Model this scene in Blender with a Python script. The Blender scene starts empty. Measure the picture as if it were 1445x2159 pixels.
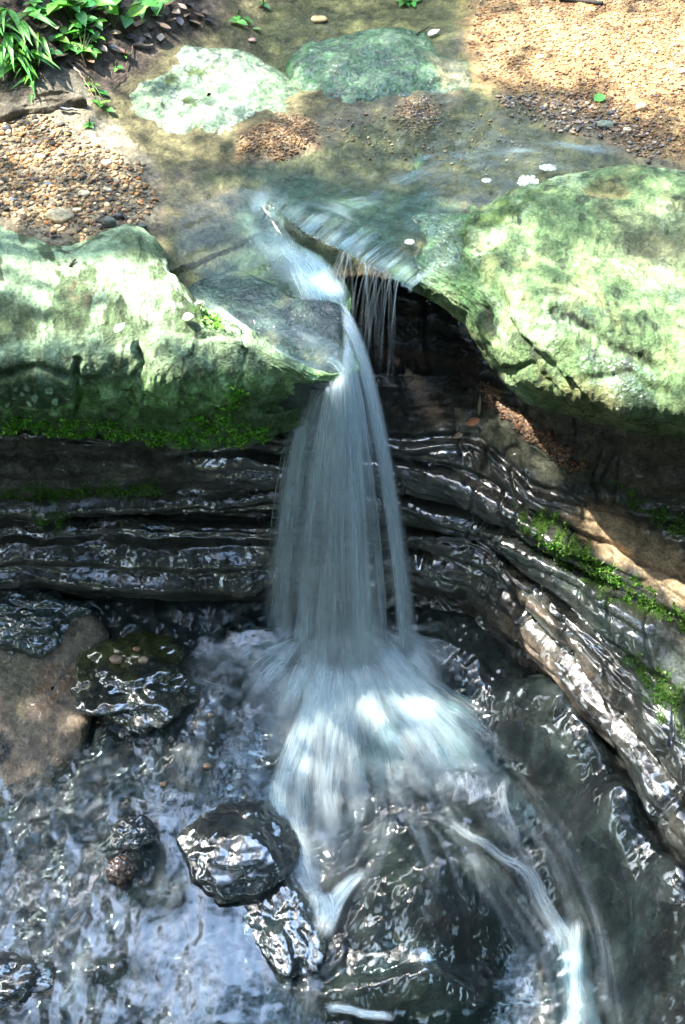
import bpy, math, random
import numpy as np
from mathutils import Vector

# ------------------------------------------------------------------ camera, sky, sun, exposure
scene = bpy.context.scene
col = scene.collection
rng = np.random.default_rng(7)
random.seed(7)
CAM = np.array([0.0, 0.0, 3.5]); PITCH = math.radians(45); VF = math.radians(34)
PW, PH = 1445.0, 2159.0
cam_d = bpy.data.cameras.new("camera"); cam = bpy.data.objects.new("camera", cam_d); col.objects.link(cam)
cam.location = CAM; cam.rotation_euler = (math.pi / 2 - PITCH, 0, 0)
cam_d.sensor_fit = 'VERTICAL'; cam_d.sensor_height = 24; cam_d.lens = 12 / math.tan(VF / 2)
cam_d.clip_start = 0.05; cam_d.clip_end = 400
scene.camera = cam

SUN = np.array([-0.52, 0.10, 0.85]); SUN /= np.linalg.norm(SUN)
SUN_EL = math.asin(SUN[2]); SUN_AZ = math.atan2(SUN[0], SUN[1])
world = bpy.data.worlds.new("World"); scene.world = world; world.use_nodes = True
wn = world.node_tree.nodes; wl = world.node_tree.links
sky = wn.new('ShaderNodeTexSky'); sky.sky_type = 'NISHITA'; sky.sun_disc = False
sky.sun_elevation = SUN_EL; sky.sun_rotation = SUN_AZ % (2 * math.pi)
sky.air_density = 2.6; sky.dust_density = 6.0; sky.ozone_density = 10.0
bg = wn['Background']; wl.new(sky.outputs[0], bg.inputs[0]); bg.inputs[1].default_value = 0.15
sun_d = bpy.data.lights.new("sun", 'SUN'); sun = bpy.data.objects.new("sun", sun_d); col.objects.link(sun)
sun_d.energy = 3.0; sun_d.angle = math.radians(0.6); sun_d.color = (1.0, 0.95, 0.86)
sun.rotation_euler = Vector(-SUN).to_track_quat('-Z', 'Y').to_euler()
scene.view_settings.view_transform = 'Standard'; scene.view_settings.look = 'None'
scene.view_settings.gamma = 1.0; scene.view_settings.exposure = 3.3
scene.cycles.use_denoising = True
scene.cycles.transparent_max_bounces = 48
scene.cycles.max_bounces = 8; scene.cycles.diffuse_bounces = 3; scene.cycles.glossy_bounces = 3
scene.cycles.caustics_reflective = False; scene.cycles.caustics_refractive = False
scene.cycles.sample_clamp_indirect = 6.0

# ------------------------------------------------------------------ rays: the traced outlines become places in the world
RIGHT = np.array([1.0, 0, 0]); FWD = np.array([0, math.cos(PITCH), -math.sin(PITCH)]); UP = np.cross(RIGHT, FWD)
TV = math.tan(VF / 2)
def ray(px, py):
    px = np.asarray(px, float); py = np.asarray(py, float)
    u = (px - PW / 2) / (PH / 2) * TV; v = -(py - PH / 2) / (PH / 2) * TV
    return FWD + u[..., None] * RIGHT + v[..., None] * UP
def at(px, py, z):
    d = ray(px, py); t = (np.asarray(z, float) - CAM[2]) / d[..., 2]
    return CAM + t[..., None] * d
def atY(px, py, Y):
    d = ray(px, py); t = np.asarray(Y, float) / d[..., 1]
    return CAM + t[..., None] * d
def proj(P):
    q = P - CAM; w = q @ FWD
    w = np.where(w > 0.2, w, 0.2)
    return PW / 2 + (q @ RIGHT) / w / TV * PH / 2, PH / 2 - (q @ UP) / w / TV * PH / 2
def hit(px, py, f, zlo=-2.6, zhi=1.2):
    px = np.atleast_1d(np.asarray(px, float)); py = np.atleast_1d(np.asarray(py, float))
    d = ray(px, py); t0 = (zhi - CAM[2]) / d[:, 2]; t1 = (zlo - CAM[2]) / d[:, 2]
    T = np.linspace(0, 1, 90)
    lo = t0.copy(); hi = t1.copy(); found = np.zeros(len(px), bool)
    prev = t0.copy()
    for a in T:
        t = t0 + (t1 - t0) * a; P = CAM + t[:, None] * d
        below = P[:, 2] <= f(P[:, 0], P[:, 1])
        new = below & ~found
        lo[new] = prev[new]; hi[new] = t[new]; found |= below; prev = t
    for _ in range(14):
        m = (lo + hi) / 2; P = CAM + m[:, None] * d
        b = P[:, 2] <= f(P[:, 0], P[:, 1]); hi = np.where(b, m, hi); lo = np.where(b, lo, m)
    return CAM + hi[:, None] * d

# ------------------------------------------------------------------ noise
_perm = np.random.default_rng(3).permutation(256); _perm = np.concatenate([_perm, _perm, _perm])
_ang = np.random.default_rng(4).uniform(0, 2 * np.pi, 256); _gx, _gy = np.cos(_ang), np.sin(_ang)
_g3 = np.random.default_rng(5).normal(size=(256, 3)); _g3 /= np.linalg.norm(_g3, axis=1)[:, None]
def perlin2(x, y, seed=0):
    x = np.asarray(x, float) + seed * 17.31; y = np.asarray(y, float) + seed * 9.77
    xi = np.floor(x).astype(int); yi = np.floor(y).astype(int); fx = x - xi; fy = y - yi
    u = fx * fx * fx * (fx * (fx * 6 - 15) + 10); v = fy * fy * fy * (fy * (fy * 6 - 15) + 10)
    xi &= 255; yi &= 255
    def g(ix, iy, dx, dy):
        h = _perm[_perm[ix & 255] + (iy & 255)]
        return _gx[h] * dx + _gy[h] * dy
    a = g(xi, yi, fx, fy); b = g(xi + 1, yi, fx - 1, fy); c = g(xi, yi + 1, fx, fy - 1); d = g(xi + 1, yi + 1, fx - 1, fy - 1)
    return (a + u * (b - a) + v * ((c + u * (d - c)) - (a + u * (b - a)))) * 1.5
def fbm(x, y, octv=5, gain=0.5, lac=2.03, seed=0):
    s = 0; a = 1; n = 0
    for i in range(octv):
        s = s + a * perlin2(x, y, seed + i * 3.1); n += a; a *= gain; x = x * lac; y = y * lac
    return s / n * 1.4
def ridged(x, y, octv=4, gain=0.5, lac=2.1, seed=0):
    s = 0; a = 1; n = 0
    for i in range(octv):
        s = s + a * (1 - 2 * np.abs(perlin2(x, y, seed + i * 5.3))); n += a; a *= gain; x = x * lac; y = y * lac
    return s / n
def perlin3(P, seed=0):
    P = P + seed * 13.7; I = np.floor(P).astype(int); F = P - I; W = F * F * F * (F * (F * 6 - 15) + 10); out = 0
    for dx in (0, 1):
        for dy in (0, 1):
            for dz in (0, 1):
                h = _perm[_perm[_perm[(I[:, 0] + dx) & 255] + ((I[:, 1] + dy) & 255)] + ((I[:, 2] + dz) & 255)]
                g = _g3[h]; dd = F - np.array([dx, dy, dz])
                w = (W[:, 0] if dx else 1 - W[:, 0]) * (W[:, 1] if dy else 1 - W[:, 1]) * (W[:, 2] if dz else 1 - W[:, 2])
                out = out + w * (g * dd).sum(1)
    return out * 1.5
def fbm3(P, octv=4, gain=0.5, seed=0):
    s = 0; a = 1; n = 0
    for i in range(octv):
        s = s + a * perlin3(P, seed + i * 2.3); n += a; a *= gain; P = P * 2.05
    return s / n * 1.4
def sstep(a, b, x):
    t = np.clip((x - a) / (b - a), 0, 1); return t * t * (3 - 2 * t)
def sdist(px, py, pts):                      # signed distance to a closed outline, positive inside
    pts = np.asarray(pts, float); n = len(pts); d2 = np.full(np.shape(px), 1e18); ins = np.zeros(np.shape(px), bool)
    for i in range(n):
        ax, ay = pts[i]; bx, by = pts[(i + 1) % n]; ex, ey = bx - ax, by - ay
        t = np.clip(((px - ax) * ex + (py - ay) * ey) / (ex * ex + ey * ey + 1e-12), 0, 1)
        d2 = np.minimum(d2, (px - ax - t * ex) ** 2 + (py - ay - t * ey) ** 2)
        if ay != by:
            c = ((ay > py) != (by > py)) & (px < (bx - ax) * (py - ay) / (by - ay) + ax); ins ^= c
    d = np.sqrt(d2); return np.where(ins, d, -d)
def ldist(px, py, pts):                      # distance to an open line, side sign, position along it
    pts = np.asarray(pts, float); best = np.full(np.shape(px), 1e18); side = np.zeros(np.shape(px)); along = np.zeros(np.shape(px)); acc = 0
    for i in range(len(pts) - 1):
        ax, ay = pts[i]; bx, by = pts[i + 1]; ex, ey = bx - ax, by - ay; L = math.hypot(ex, ey)
        t = np.clip(((px - ax) * ex + (py - ay) * ey) / (L * L), 0, 1)
        d = (px - ax - t * ex) ** 2 + (py - ay - t * ey) ** 2
        m = d < best; best = np.where(m, d, best); s = np.sign(ex * (py - ay) - ey * (px - ax)); side = np.where(m, s, side); along = np.where(m, acc + t * L, along); acc += L
    return np.sqrt(best), side, along
def tps(pts, vals):
    pts = np.asarray(pts, float); n = len(pts)
    U = lambda r2: 0.5 * r2 * np.log(np.maximum(r2, 1e-12))
    r2 = ((pts[:, None] - pts[None]) ** 2).sum(-1); A = np.zeros((n + 3, n + 3)); A[:n, :n] = U(r2) + np.eye(n) * 1e-3
    A[:n, n] = 1; A[:n, n + 1:] = pts; A[n, :n] = 1; A[n + 1:, :n] = pts.T
    w = np.linalg.solve(A, np.concatenate([vals, np.zeros(3)]))
    def f(x, y):
        out = w[n] + w[n + 1] * x + w[n + 2] * y
        for i in range(n): out = out + w[i] * U((x - pts[i, 0]) ** 2 + (y - pts[i, 1]) ** 2)
        return out
    return f
def herm(t, P, tq):                          # smooth curve through P (n, ...) at stations t
    t = np.asarray(t, float); n = len(t); m = np.zeros_like(P); dt = np.diff(t); sl = np.diff(P, axis=0) / dt.reshape(-1, *([1] * (P.ndim - 1)))
    m[0] = sl[0]; m[-1] = sl[-1]
    for i in range(1, n - 1): m[i] = (sl[i - 1] * dt[i] + sl[i] * dt[i - 1]) / (dt[i] + dt[i - 1])
    i = np.clip(np.searchsorted(t, tq, side='right') - 1, 0, n - 2); h = dt[i]; s = (tq - t[i]) / h
    sh = (-1,) + (1,) * (P.ndim - 1); s = s.reshape(sh); h = h.reshape(sh)
    return (2 * s**3 - 3 * s**2 + 1) * P[i] + (s**3 - 2 * s**2 + s) * h * m[i] + (-2 * s**3 + 3 * s**2) * P[i + 1] + (s**3 - s**2) * h * m[i + 1]

# ------------------------------------------------------------------ mesh helpers
def new_mesh(name, V, F, mat, parent=None, tint=None, wet=None, attrs=None, smooth=True):
    V = np.ascontiguousarray(V, np.float32); F = np.asarray(F, np.int32)
    me = bpy.data.meshes.new(name); k = F.shape[1]
    me.vertices.add(len(V)); me.vertices.foreach_set('co', V.ravel())
    me.loops.add(F.size); me.loops.foreach_set('vertex_index', F.ravel())
    me.polygons.add(len(F)); me.polygons.foreach_set('loop_start', np.arange(0, F.size, k, dtype=np.int32))
    me.polygons.foreach_set('use_smooth', np.full(len(F), smooth))
    me.update(calc_edges=True)
    if tint is not None:
        a = me.color_attributes.new('tint', 'FLOAT_COLOR', 'POINT')
        c = np.ones((len(V), 4), np.float32); c[:, :3] = np.clip(tint, 0.002, 0.95); a.data.foreach_set('color', c.ravel())
    if wet is not None:
        a = me.attributes.new('wet', 'FLOAT', 'POINT'); a.data.foreach_set('value', np.ascontiguousarray(np.broadcast_to(wet, (len(V),)), np.float32))
    for nm, val in (attrs or {}).items():
        val = np.ascontiguousarray(val, np.float32)
        if val.ndim == 2:
            a = me.attributes.new(nm, 'FLOAT_VECTOR', 'POINT'); a.data.foreach_set('vector', val.ravel())
        else:
            a = me.attributes.new(nm, 'FLOAT', 'POINT'); a.data.foreach_set('value', val)
    me.materials.append(mat)
    o = bpy.data.objects.new(name, me); col.objects.link(o)
    if parent: o.parent = parent
    return o
def grid_faces(n, m, off=0):
    i = np.arange(n - 1)[:, None] * m + np.arange(m - 1)[None]; i = i.ravel() + off
    return np.stack([i, i + 1, i + m + 1, i + m], 1)
def grid_normals(P):
    du = np.gradient(P, axis=0); dv = np.gradient(P, axis=1); N = np.cross(du, dv)
    N /= np.linalg.norm(N, axis=2, keepdims=True) + 1e-12; return N
def tag(o, label=None, cat=None, group=None, kind=None):
    if label: o['label'] = label
    if cat: o['category'] = cat
    if group: o['group'] = group
    if kind: o['kind'] = kind
    return o
def empty(name, loc=(0, 0, 0)):
    o = bpy.data.objects.new(name, None); o.empty_display_size = 0.1; col.objects.link(o); o.location = loc; return o
def prune(V, F, keepv, *arrs):
    kf = keepv[F].all(1); F = F[kf]; used = np.zeros(len(V), bool); used[F.ravel()] = True
    idx = np.cumsum(used) - 1; return (V[used], idx[F]) + tuple(a[used] for a in arrs)
def mixc(a, b, m):
    m = np.asarray(m)[..., None]; return a * (1 - m) + np.asarray(b) * m
def loft(cols, nu, nv):
    """cols: (ncol, nrow, 3) stations -> smooth grid (nu, nv, 3), and its (u, v) stations"""
    C = np.asarray(cols, float); nc, nr = C.shape[:2]
    tc = np.concatenate([[0], np.cumsum(np.linalg.norm(np.diff(C, axis=0), axis=2).mean(1))]); tr = np.concatenate([[0], np.cumsum(np.linalg.norm(np.diff(C, axis=1), axis=2).mean(0))])
    u = np.linspace(0, tc[-1], nu); v = np.linspace(0, tr[-1], nv)
    A = herm(tc, C, u); B = herm(tr, np.swapaxes(A, 0, 1), v)
    return np.swapaxes(B, 0, 1), u, v, tc, tr
_ico = {}
def ico(sub):
    if sub not in _ico:
        import bmesh
        bm = bmesh.new(); bmesh.ops.create_icosphere(bm, subdivisions=sub, radius=1.0)
        _ico[sub] = (np.array([v.co[:] for v in bm.verts]), np.array([[v.index for v in f.verts] for f in bm.faces])); bm.free()
    return _ico[sub]
def rotz(a): c, s = math.cos(a), math.sin(a); return np.array([[c, -s, 0], [s, c, 0], [0, 0, 1]])
def rand_rot(n):
    q = rng.normal(size=(n, 4)); q /= np.linalg.norm(q, axis=1)[:, None]; w, x, y, z = q.T
    return np.stack([np.stack([1 - 2 * (y*y + z*z), 2 * (x*y - z*w), 2 * (x*z + y*w)], 1), np.stack([2 * (x*y + z*w), 1 - 2 * (x*x + z*z), 2 * (y*z - x*w)], 1), np.stack([2 * (x*z - y*w), 2 * (y*z + x*w), 1 - 2 * (x*x + y*y)], 1)], 1)
def tube(pts, rad, n=6):
    pts = np.asarray(pts, float); rad = np.broadcast_to(rad, (len(pts),)); t = np.gradient(pts, axis=0); t /= np.linalg.norm(t, axis=1)[:, None] + 1e-9
    ref = np.array([0.3, 0.2, 0.93]); a = np.cross(t, ref); a /= np.linalg.norm(a, axis=1)[:, None] + 1e-9; b = np.cross(t, a)
    th = np.linspace(0, 2 * np.pi, n, endpoint=False)
    V = pts[:, None] + rad[:, None, None] * (np.cos(th)[None, :, None] * a[:, None] + np.sin(th)[None, :, None] * b[:, None])
    F = []
    for i in range(len(pts) - 1):
        for j in range(n): F.append((i*n + j, i*n + (j+1) % n, (i+1)*n + (j+1) % n, (i+1)*n + j))
    return V.reshape(-1, 3), np.array(F)
class Bag:
    def __init__(s): s.V = []; s.F = []; s.T = []; s.n = 0
    def add(s, V, F, tint=None):
        s.V.append(V); s.F.append(np.asarray(F) + s.n); s.n += len(V)
        s.T.append(np.broadcast_to(np.asarray(tint if tint is not None else (0.5, 0.5, 0.5), float), (len(V), 3)))
    def build(s, name, mat, parent=None, wet=None, smooth=True):
        return new_mesh(name, np.concatenate(s.V), np.concatenate(s.F), mat, parent, np.concatenate(s.T), wet, smooth=smooth)

# ------------------------------------------------------------------ materials
class NT:
    def __init__(s, name):
        s.m = bpy.data.materials.new(name); s.m.use_nodes = True; s.t = s.m.node_tree; s.t.nodes.clear(); s.out = s.n('ShaderNodeOutputMaterial')
    def n(s, typ, **kw):
        x = s.t.nodes.new(typ)
        for k, v in kw.items(): setattr(x, k, v)
        return x
    def l(s, a, b): s.t.links.new(a, b)
    def attr(s, nm): return s.n('ShaderNodeAttribute', attribute_name=nm)
    def math(s, op, a, b=None, c=None, clamp=False):
        x = s.n('ShaderNodeMath', operation=op, use_clamp=clamp)
        for i, v in enumerate((a, b, c)):
            if v is None: continue
            if isinstance(v, (int, float)): x.inputs[i].default_value = v
            else: s.l(v, x.inputs[i])
        return x.outputs[0]
    def noise(s, vec, scale, detail=4, rough=0.5, dist=0.0, dim='3D'):
        x = s.n('ShaderNodeTexNoise', noise_dimensions=dim); x.inputs['Scale'].default_value = scale; x.inputs['Detail'].default_value = detail
        x.inputs['Roughness'].default_value = rough; x.inputs['Distortion'].default_value = dist; s.l(vec, x.inputs['Vector']); return x.outputs['Fac']
    def ramp(s, f, a, b, lo=0.0, hi=1.0):
        x = s.n('ShaderNodeMapRange'); x.inputs[1].default_value = a; x.inputs[2].default_value = b; x.inputs[3].default_value = lo; x.inputs[4].default_value = hi; s.l(f, x.inputs[0]); return x.outputs[0]
    def bump(s, h, strength, dist, normal=None):
        x = s.n('ShaderNodeBump'); x.inputs['Strength'].default_value = strength; x.inputs['Distance'].default_value = dist; s.l(h, x.inputs['Height'])
        if normal is not None: s.l(normal, x.inputs['Normal'])
        return x.outputs['Normal']

def rock_material(name, rough=0.85, wrough=0.07, micro=0.35, bumpd=0.012, foil=0.012, foil_scale=38, coat_ior=2.0, spec=0.35, stretch=(1, 1, 1)):
    k = NT(name); tc = k.n('ShaderNodeTexCoord'); mp = k.n('ShaderNodeMapping'); k.l(tc.outputs['Object'], mp.inputs[0]); mp.inputs['Scale'].default_value = stretch; v = mp.outputs[0]; vo = tc.outputs['Object']
    tint = k.attr('tint').outputs['Color']; wet = k.attr('wet').outputs['Fac']
    n1 = k.noise(vo, 22, 8, 0.66, .4); n2 = k.noise(vo, 90, 4, 0.65, .3); n3 = k.noise(v, foil_scale, 1, 0.4, 1.0); n4 = k.noise(v, foil_scale * 0.35, 2, 0.45, 0.8); n5 = k.noise(v, foil_scale * 3.2, 1, 0.4, 0.6)
    var = k.math('MULTIPLY', k.ramp(n1, .36, .64, 1 - micro, 1 + micro * .8), k.ramp(n2, .36, .64, 1 - micro * .7, 1 + micro * .7))
    mul = k.n('ShaderNodeVectorMath', operation='SCALE'); k.l(tint, mul.inputs[0]); k.l(var, mul.inputs['Scale'])
    p = k.n('ShaderNodeBsdfPrincipled'); k.l(mul.outputs[0], p.inputs['Base Color'])
    k.l(k.ramp(wet, 0, 1, rough, 0.45), p.inputs['Roughness']); p.inputs['Specular IOR Level'].default_value = spec
    b1 = k.bump(k.math('ADD', n1, k.math('MULTIPLY', n2, 0.35)), 1.0, bumpd)
    k.l(b1, p.inputs['Normal'])
    rg = k.math('ABSOLUTE', k.math('SUBTRACT', n3, 0.5)); h = k.math('ADD', k.math('MULTIPLY', rg, -1.4), k.math('MULTIPLY', n4, 1.6))
    b2 = k.bump(h, 1.0, foil); b2 = k.bump(n5, 1.0, foil * .25, b2)
    k.l(wet, p.inputs['Coat Weight']); p.inputs['Coat IOR'].default_value = coat_ior; p.inputs['Coat Roughness'].default_value = wrough; k.l(b2, p.inputs['Coat Normal'])
    k.l(p.outputs[0], k.out.inputs[0]); return k.m
M_ROCK = rock_material('lichen_rock', micro=0.42, bumpd=0.022)
M_WALL = rock_material('wet_strata', foil=0.007, foil_scale=7, wrough=.13, coat_ior=2.2, stretch=(1, 1, 2.2), micro=0.5)
M_FLOOR = rock_material('wet_bedrock', foil=0.012, foil_scale=6, wrough=.13, micro=0.5, coat_ior=2.2)
M_BED = rock_material('stream_sand', micro=0.5, bumpd=0.014, foil=0.004, coat_ior=1.3)
M_PEB = rock_material('pebble_stone', micro=0.4, bumpd=0.003, wrough=0.2, coat_ior=1.5)
M_GROUND = rock_material('forest_soil', micro=0.5)

def leaf_material(name, trans=0.35):
    k = NT(name); tint = k.attr('tint').outputs['Color']; tc = k.n('ShaderNodeTexCoord'); n = k.noise(tc.outputs['Object'], 70, 3, 0.5)
    mul = k.n('ShaderNodeVectorMath', operation='SCALE'); k.l(tint, mul.inputs[0]); k.l(k.ramp(n, 0.3, 0.7, 0.75, 1.25), mul.inputs['Scale'])
    p = k.n('ShaderNodeBsdfPrincipled'); k.l(mul.outputs[0], p.inputs['Base Color']); p.inputs['Roughness'].default_value = 0.45
    t = k.n('ShaderNodeBsdfTranslucent'); k.l(mul.outputs[0], t.inputs['Color'])
    mx = k.n('ShaderNodeMixShader'); mx.inputs[0].default_value = trans; k.l(p.outputs[0], mx.inputs[1]); k.l(t.outputs[0], mx.inputs[2]); k.l(mx.outputs[0], k.out.inputs[0]); return k.m
M_LEAF = leaf_material('leaf_green'); M_DRY = leaf_material('leaf_dry', 0.1); M_WOOD = rock_material('twig_bark', micro=0.4, bumpd=0.002)
M_CANOPY = leaf_material('canopy_leaf', 0.12)

def water_material(name, rip=0.01, rscale=14, ior=1.6, tintc=(0.86, 0.93, 0.88), stretch=(1, 1, 1), rough=0.03):
    k = NT(name); tc = k.n('ShaderNodeTexCoord'); mp = k.n('ShaderNodeMapping'); k.l(tc.outputs['Object'], mp.inputs[0]); mp.inputs['Scale'].default_value = stretch
    n1 = k.noise(mp.outputs[0], rscale, 3, 0.5, 0.6); n2 = k.noise(mp.outputs[0], rscale * 3.1, 2, 0.5, 0.4)
    b = k.bump(k.math('ADD', n1, k.math('MULTIPLY', n2, 0.12)), 1.0, rip)
    geo = k.n('ShaderNodeNewGeometry'); dt = k.n('ShaderNodeVectorMath', operation='DOT_PRODUCT'); k.l(b, dt.inputs[0]); k.l(geo.outputs['Incoming'], dt.inputs[1])
    f0 = ((ior - 1) / (ior + 1)) ** 2; fr_ = k.math('MULTIPLY_ADD', k.math('POWER', k.math('SUBTRACT', 1.0, k.math('ABSOLUTE', dt.outputs['Value']), clamp=True), 5.0), 1 - f0, f0)
    g = k.n('ShaderNodeBsdfGlossy'); g.inputs['Roughness'].default_value = rough; k.l(b, g.inputs['Normal'])
    tr = k.n('ShaderNodeBsdfTransparent'); tr.inputs['Color'].default_value = tintc + (1,)
    foam = k.attr('foam').outputs['Fac']
    mx = k.n('ShaderNodeMixShader'); k.l(k.math('MULTIPLY', fr_, k.attr('edge').outputs['Fac'], clamp=True), mx.inputs[0]); k.l(tr.outputs[0], mx.inputs[1]); k.l(g.outputs[0], mx.inputs[2])
    d = k.n('ShaderNodeBsdfPrincipled'); d.inputs['Base Color'].default_value = (0.72, 0.84, 0.88, 1); d.inputs['Roughness'].default_value = 0.35
    m2 = k.n('ShaderNodeMixShader'); k.l(foam, m2.inputs[0]); k.l(mx.outputs[0], m2.inputs[1]); k.l(d.outputs[0], m2.inputs[2]); k.l(m2.outputs[0], k.out.inputs[0]); return k.m
M_WATER = water_material('stream_water', rip=0.004, rscale=5, ior=1.33, tintc=(0.90, 0.96, 0.90), stretch=(1.6, 1, 1), rough=0.12)
M_POOL = water_material('pool_water', rip=0.006, rscale=4, ior=2.0, tintc=(0.74, 0.84, 0.85), rough=.09)

def foam_material(name='falling_water', colr=(0.84, 0.94, 0.97), ku=50.0, kv=2.2):
    k = NT(name); fl = k.n('ShaderNodeSeparateXYZ'); k.l(k.attr('flow').outputs['Vector'], fl.inputs[0]); dens = k.attr('dens').outputs['Fac']
    cb = k.n('ShaderNodeCombineXYZ'); k.l(k.math('MULTIPLY', fl.outputs[0], ku), cb.inputs[0]); k.l(k.math('MULTIPLY', fl.outputs[1], kv), cb.inputs[1]); k.l(fl.outputs[2], cb.inputs[2])
    n1 = k.noise(cb.outputs[0], 1.0, 3, 0.6, 0.3)
    cb2 = k.n('ShaderNodeCombineXYZ'); k.l(k.math('MULTIPLY', fl.outputs[0], ku * 3.3), cb2.inputs[0]); k.l(k.math('MULTIPLY', fl.outputs[1], kv * 4), cb2.inputs[1]); k.l(fl.outputs[2], cb2.inputs[2])
    n2 = k.noise(cb2.outputs[0], 1.0, 2, 0.5)
    st = k.math('ADD', k.math('MULTIPLY', n1, 0.78), k.math('MULTIPLY', n2, 0.22))
    a = k.math('MULTIPLY', k.ramp(st, 0.38, 0.66, 0.04, 1.0), dens, clamp=True)
    p = k.n('ShaderNodeBsdfPrincipled'); p.inputs['Base Color'].default_value = colr + (1,); p.inputs['Roughness'].default_value = 0.4; p.inputs['Specular IOR Level'].default_value = 0.4
    t = k.n('ShaderNodeBsdfTranslucent'); t.inputs['Color'].default_value = colr + (1,)
    m0 = k.n('ShaderNodeMixShader'); m0.inputs[0].default_value = 0.5; k.l(p.outputs[0], m0.inputs[1]); k.l(t.outputs[0], m0.inputs[2])
    tr = k.n('ShaderNodeBsdfTransparent'); mx = k.n('ShaderNodeMixShader'); k.l(a, mx.inputs[0]); k.l(tr.outputs[0], mx.inputs[1]); k.l(m0.outputs[0], mx.inputs[2]); k.l(mx.outputs[0], k.out.inputs[0]); return k.m
M_FOAM = foam_material(); M_FILM = foam_material('film_water', (0.62, 0.80, 0.84), 60, 2.5)

# ------------------------------------------------------------------ upper stream bed (terrain)
CRACK = [(505, 372), (540, 400), (590, 432), (640, 478), (690, 505), (740, 528), (790, 556), (835, 578), (900, 622)]
crack_xy = at(np.array([p[0] for p in CRACK]), np.array([p[1] for p in CRACK]), 0.0)[:, :2]
LR_OUT = [(-500, 455), (0, 468), (60, 488), (110, 516), (200, 526), (238, 505), (250, 488), (300, 496), (345, 540), (365, 585), (450, 648), (515, 700), (600, 775), (640, 1000), (-500, 1000)]
RR_OUT = [(880, 470), (1000, 462), (1085, 440), (1120, 385), (1180, 368), (1250, 362), (1350, 360), (1445, 368), (1800, 380), (1800, 1100), (1445, 920), (1250, 885), (1110, 840), (1040, 775), (960, 660), (900, 620), (840, 580)]
_bp = [(0, 300, .06), (0, 450, .03), (200, 300, .04), (200, 480, .02), (350, 380, .0), (430, 430, -.04), (380, 540, -.05), (520, 500, -.05), (600, 560, -.05), (500, 620, -.06),
       (560, 360, -.015), (680, 480, -.015), (800, 540, -.02), (900, 430, -.05), (700, 380, -.05), (900, 300, -.05), (700, 270, .0), (600, 300, .02), (1000, 420, -.05), (1100, 300, -.04),
       (880, 230, .0), (1050, 200, -.01), (1200, 260, .005), (1200, 100, .05), (1400, 100, .06), (1400, 250, .03), (1445, 340, .0), (980, 60, -.01), (750, 30, -.03), (600, 40, -.02), (1445, 0, .07),
       (0, 238, .07), (100, 205, .10), (250, 205, .05), (320, 130, .07), (400, 60, .06), (300, 60, .13), (150, 100, .18), (0, 100, .22), (0, 0, .34), (200, 0, .26), (400, 0, .12), (500, 20, .03), (700, 700, -.1), (1000, 700, -.05), (1445, 800, 0), (0, 800, 0)]
_q = np.array(_bp); _P = at(_q[:, 0], _q[:, 1], _q[:, 2]); _bx = np.concatenate([_P[:, :2], [(-3, 5), (-3.5, 7), (3.5, 7), (3, 5), (-2, 9), (0.3, 9), (3, 9)]]); _bz = np.concatenate([_q[:, 2], [.3, .7, .3, .1, .8, .05, .5]])
_bed = tps(_bx, _bz)
_LRw = at(np.array([p[0] for p in LR_OUT]), np.array([p[1] for p in LR_OUT]), 0.0)[:, :2]; _RRw = at(np.array([p[0] for p in RR_OUT]), np.array([p[1] for p in RR_OUT]), 0.0)[:, :2]
def bedZ(x, y, fine=True):
    x = np.asarray(x, float); y = np.asarray(y, float)
    z = np.clip(_bed(x, y), -.12, 2.0)
    d, s, al = ldist(x, y, crack_xy); dj = d * s + 0.012 * fbm(x * 9, y * 9, 3, seed=8)
    # left / front of the step: lower by a hand's breadth; s sign: right of travel is negative here
    low = sstep(0.0, 0.035, -dj) * (d < 0.9) * sstep(0.0, 0.55, al)
    z = z - 0.10 * low
    z = z - 0.16 * sstep(0.02, 0.12, sdist(x, y, _LRw)) - 0.16 * sstep(0.03, 0.14, sdist(x, y, _RRw))
    bk = sstep(.09, .2, z) * (x < 0)
    if fine:
        z = z + bk * (.05 * fbm(x * 7, y * 7, 5, seed=6) + .02 * ridged(x * 15, y * 15, 3, seed=7))
        z = z + 0.018 * fbm(x * 3.1, y * 3.1, 5, seed=1) + 0.006 * fbm(x * 17, y * 17, 4, seed=2)
    return z
gx = np.concatenate([np.linspace(-7, -1.75, 24)[:-1], np.linspace(-1.75, 1.75, 640), np.linspace(1.75, 7, 24)[1:]])
gy = np.concatenate([np.linspace(3.9, 6.9, 640), np.linspace(6.9, 13, 40)[1:]])
X, Y = np.meshgrid(gx, gy, indexing='ij'); Z = bedZ(X, Y)
V = np.stack([X, Y, Z], -1); bpx, bpy_ = proj(V.reshape(-1, 3)); bpx = bpx.reshape(X.shape); bpy_ = bpy_.reshape(X.shape)
def warp(px, py, amt, sc, seed): return px + amt * fbm(px / sc, py / sc, 4, seed=seed), py + amt * fbm(px / sc + 31, py / sc, 4, seed=seed + 1)
def blob(px, py, pts, soft=14, amt=22, sc=60, seed=11):
    wx, wy = warp(px, py, amt, sc, seed); return sstep(-soft, soft, sdist(wx, wy, pts))
f1 = fbm(X * 6, Y * 6, 5, seed=21); f2 = fbm(X * 25, Y * 25, 4, seed=22); f3 = fbm(X * 2, Y * 2, 4, seed=23)
T = np.zeros(X.shape + (3,)) + np.array([.082, .074, .034]) * (1 + 0.4 * f1 + .25 * f2)[..., None]            # olive silt under water
T = mixc(T, (.024, .052, .034), blob(bpx, bpy_, [(520, 360), (640, 380), (760, 400), (900, 400), (960, 440), (860, 500), (820, 560), (700, 500), (600, 430)], 26))
T = mixc(T, (.032, .062, .036), blob(bpx, bpy_, [(500, 400), (600, 430), (700, 560), (640, 640), (480, 640), (430, 560), (520, 520), (470, 460)], 20) * .85)
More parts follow.
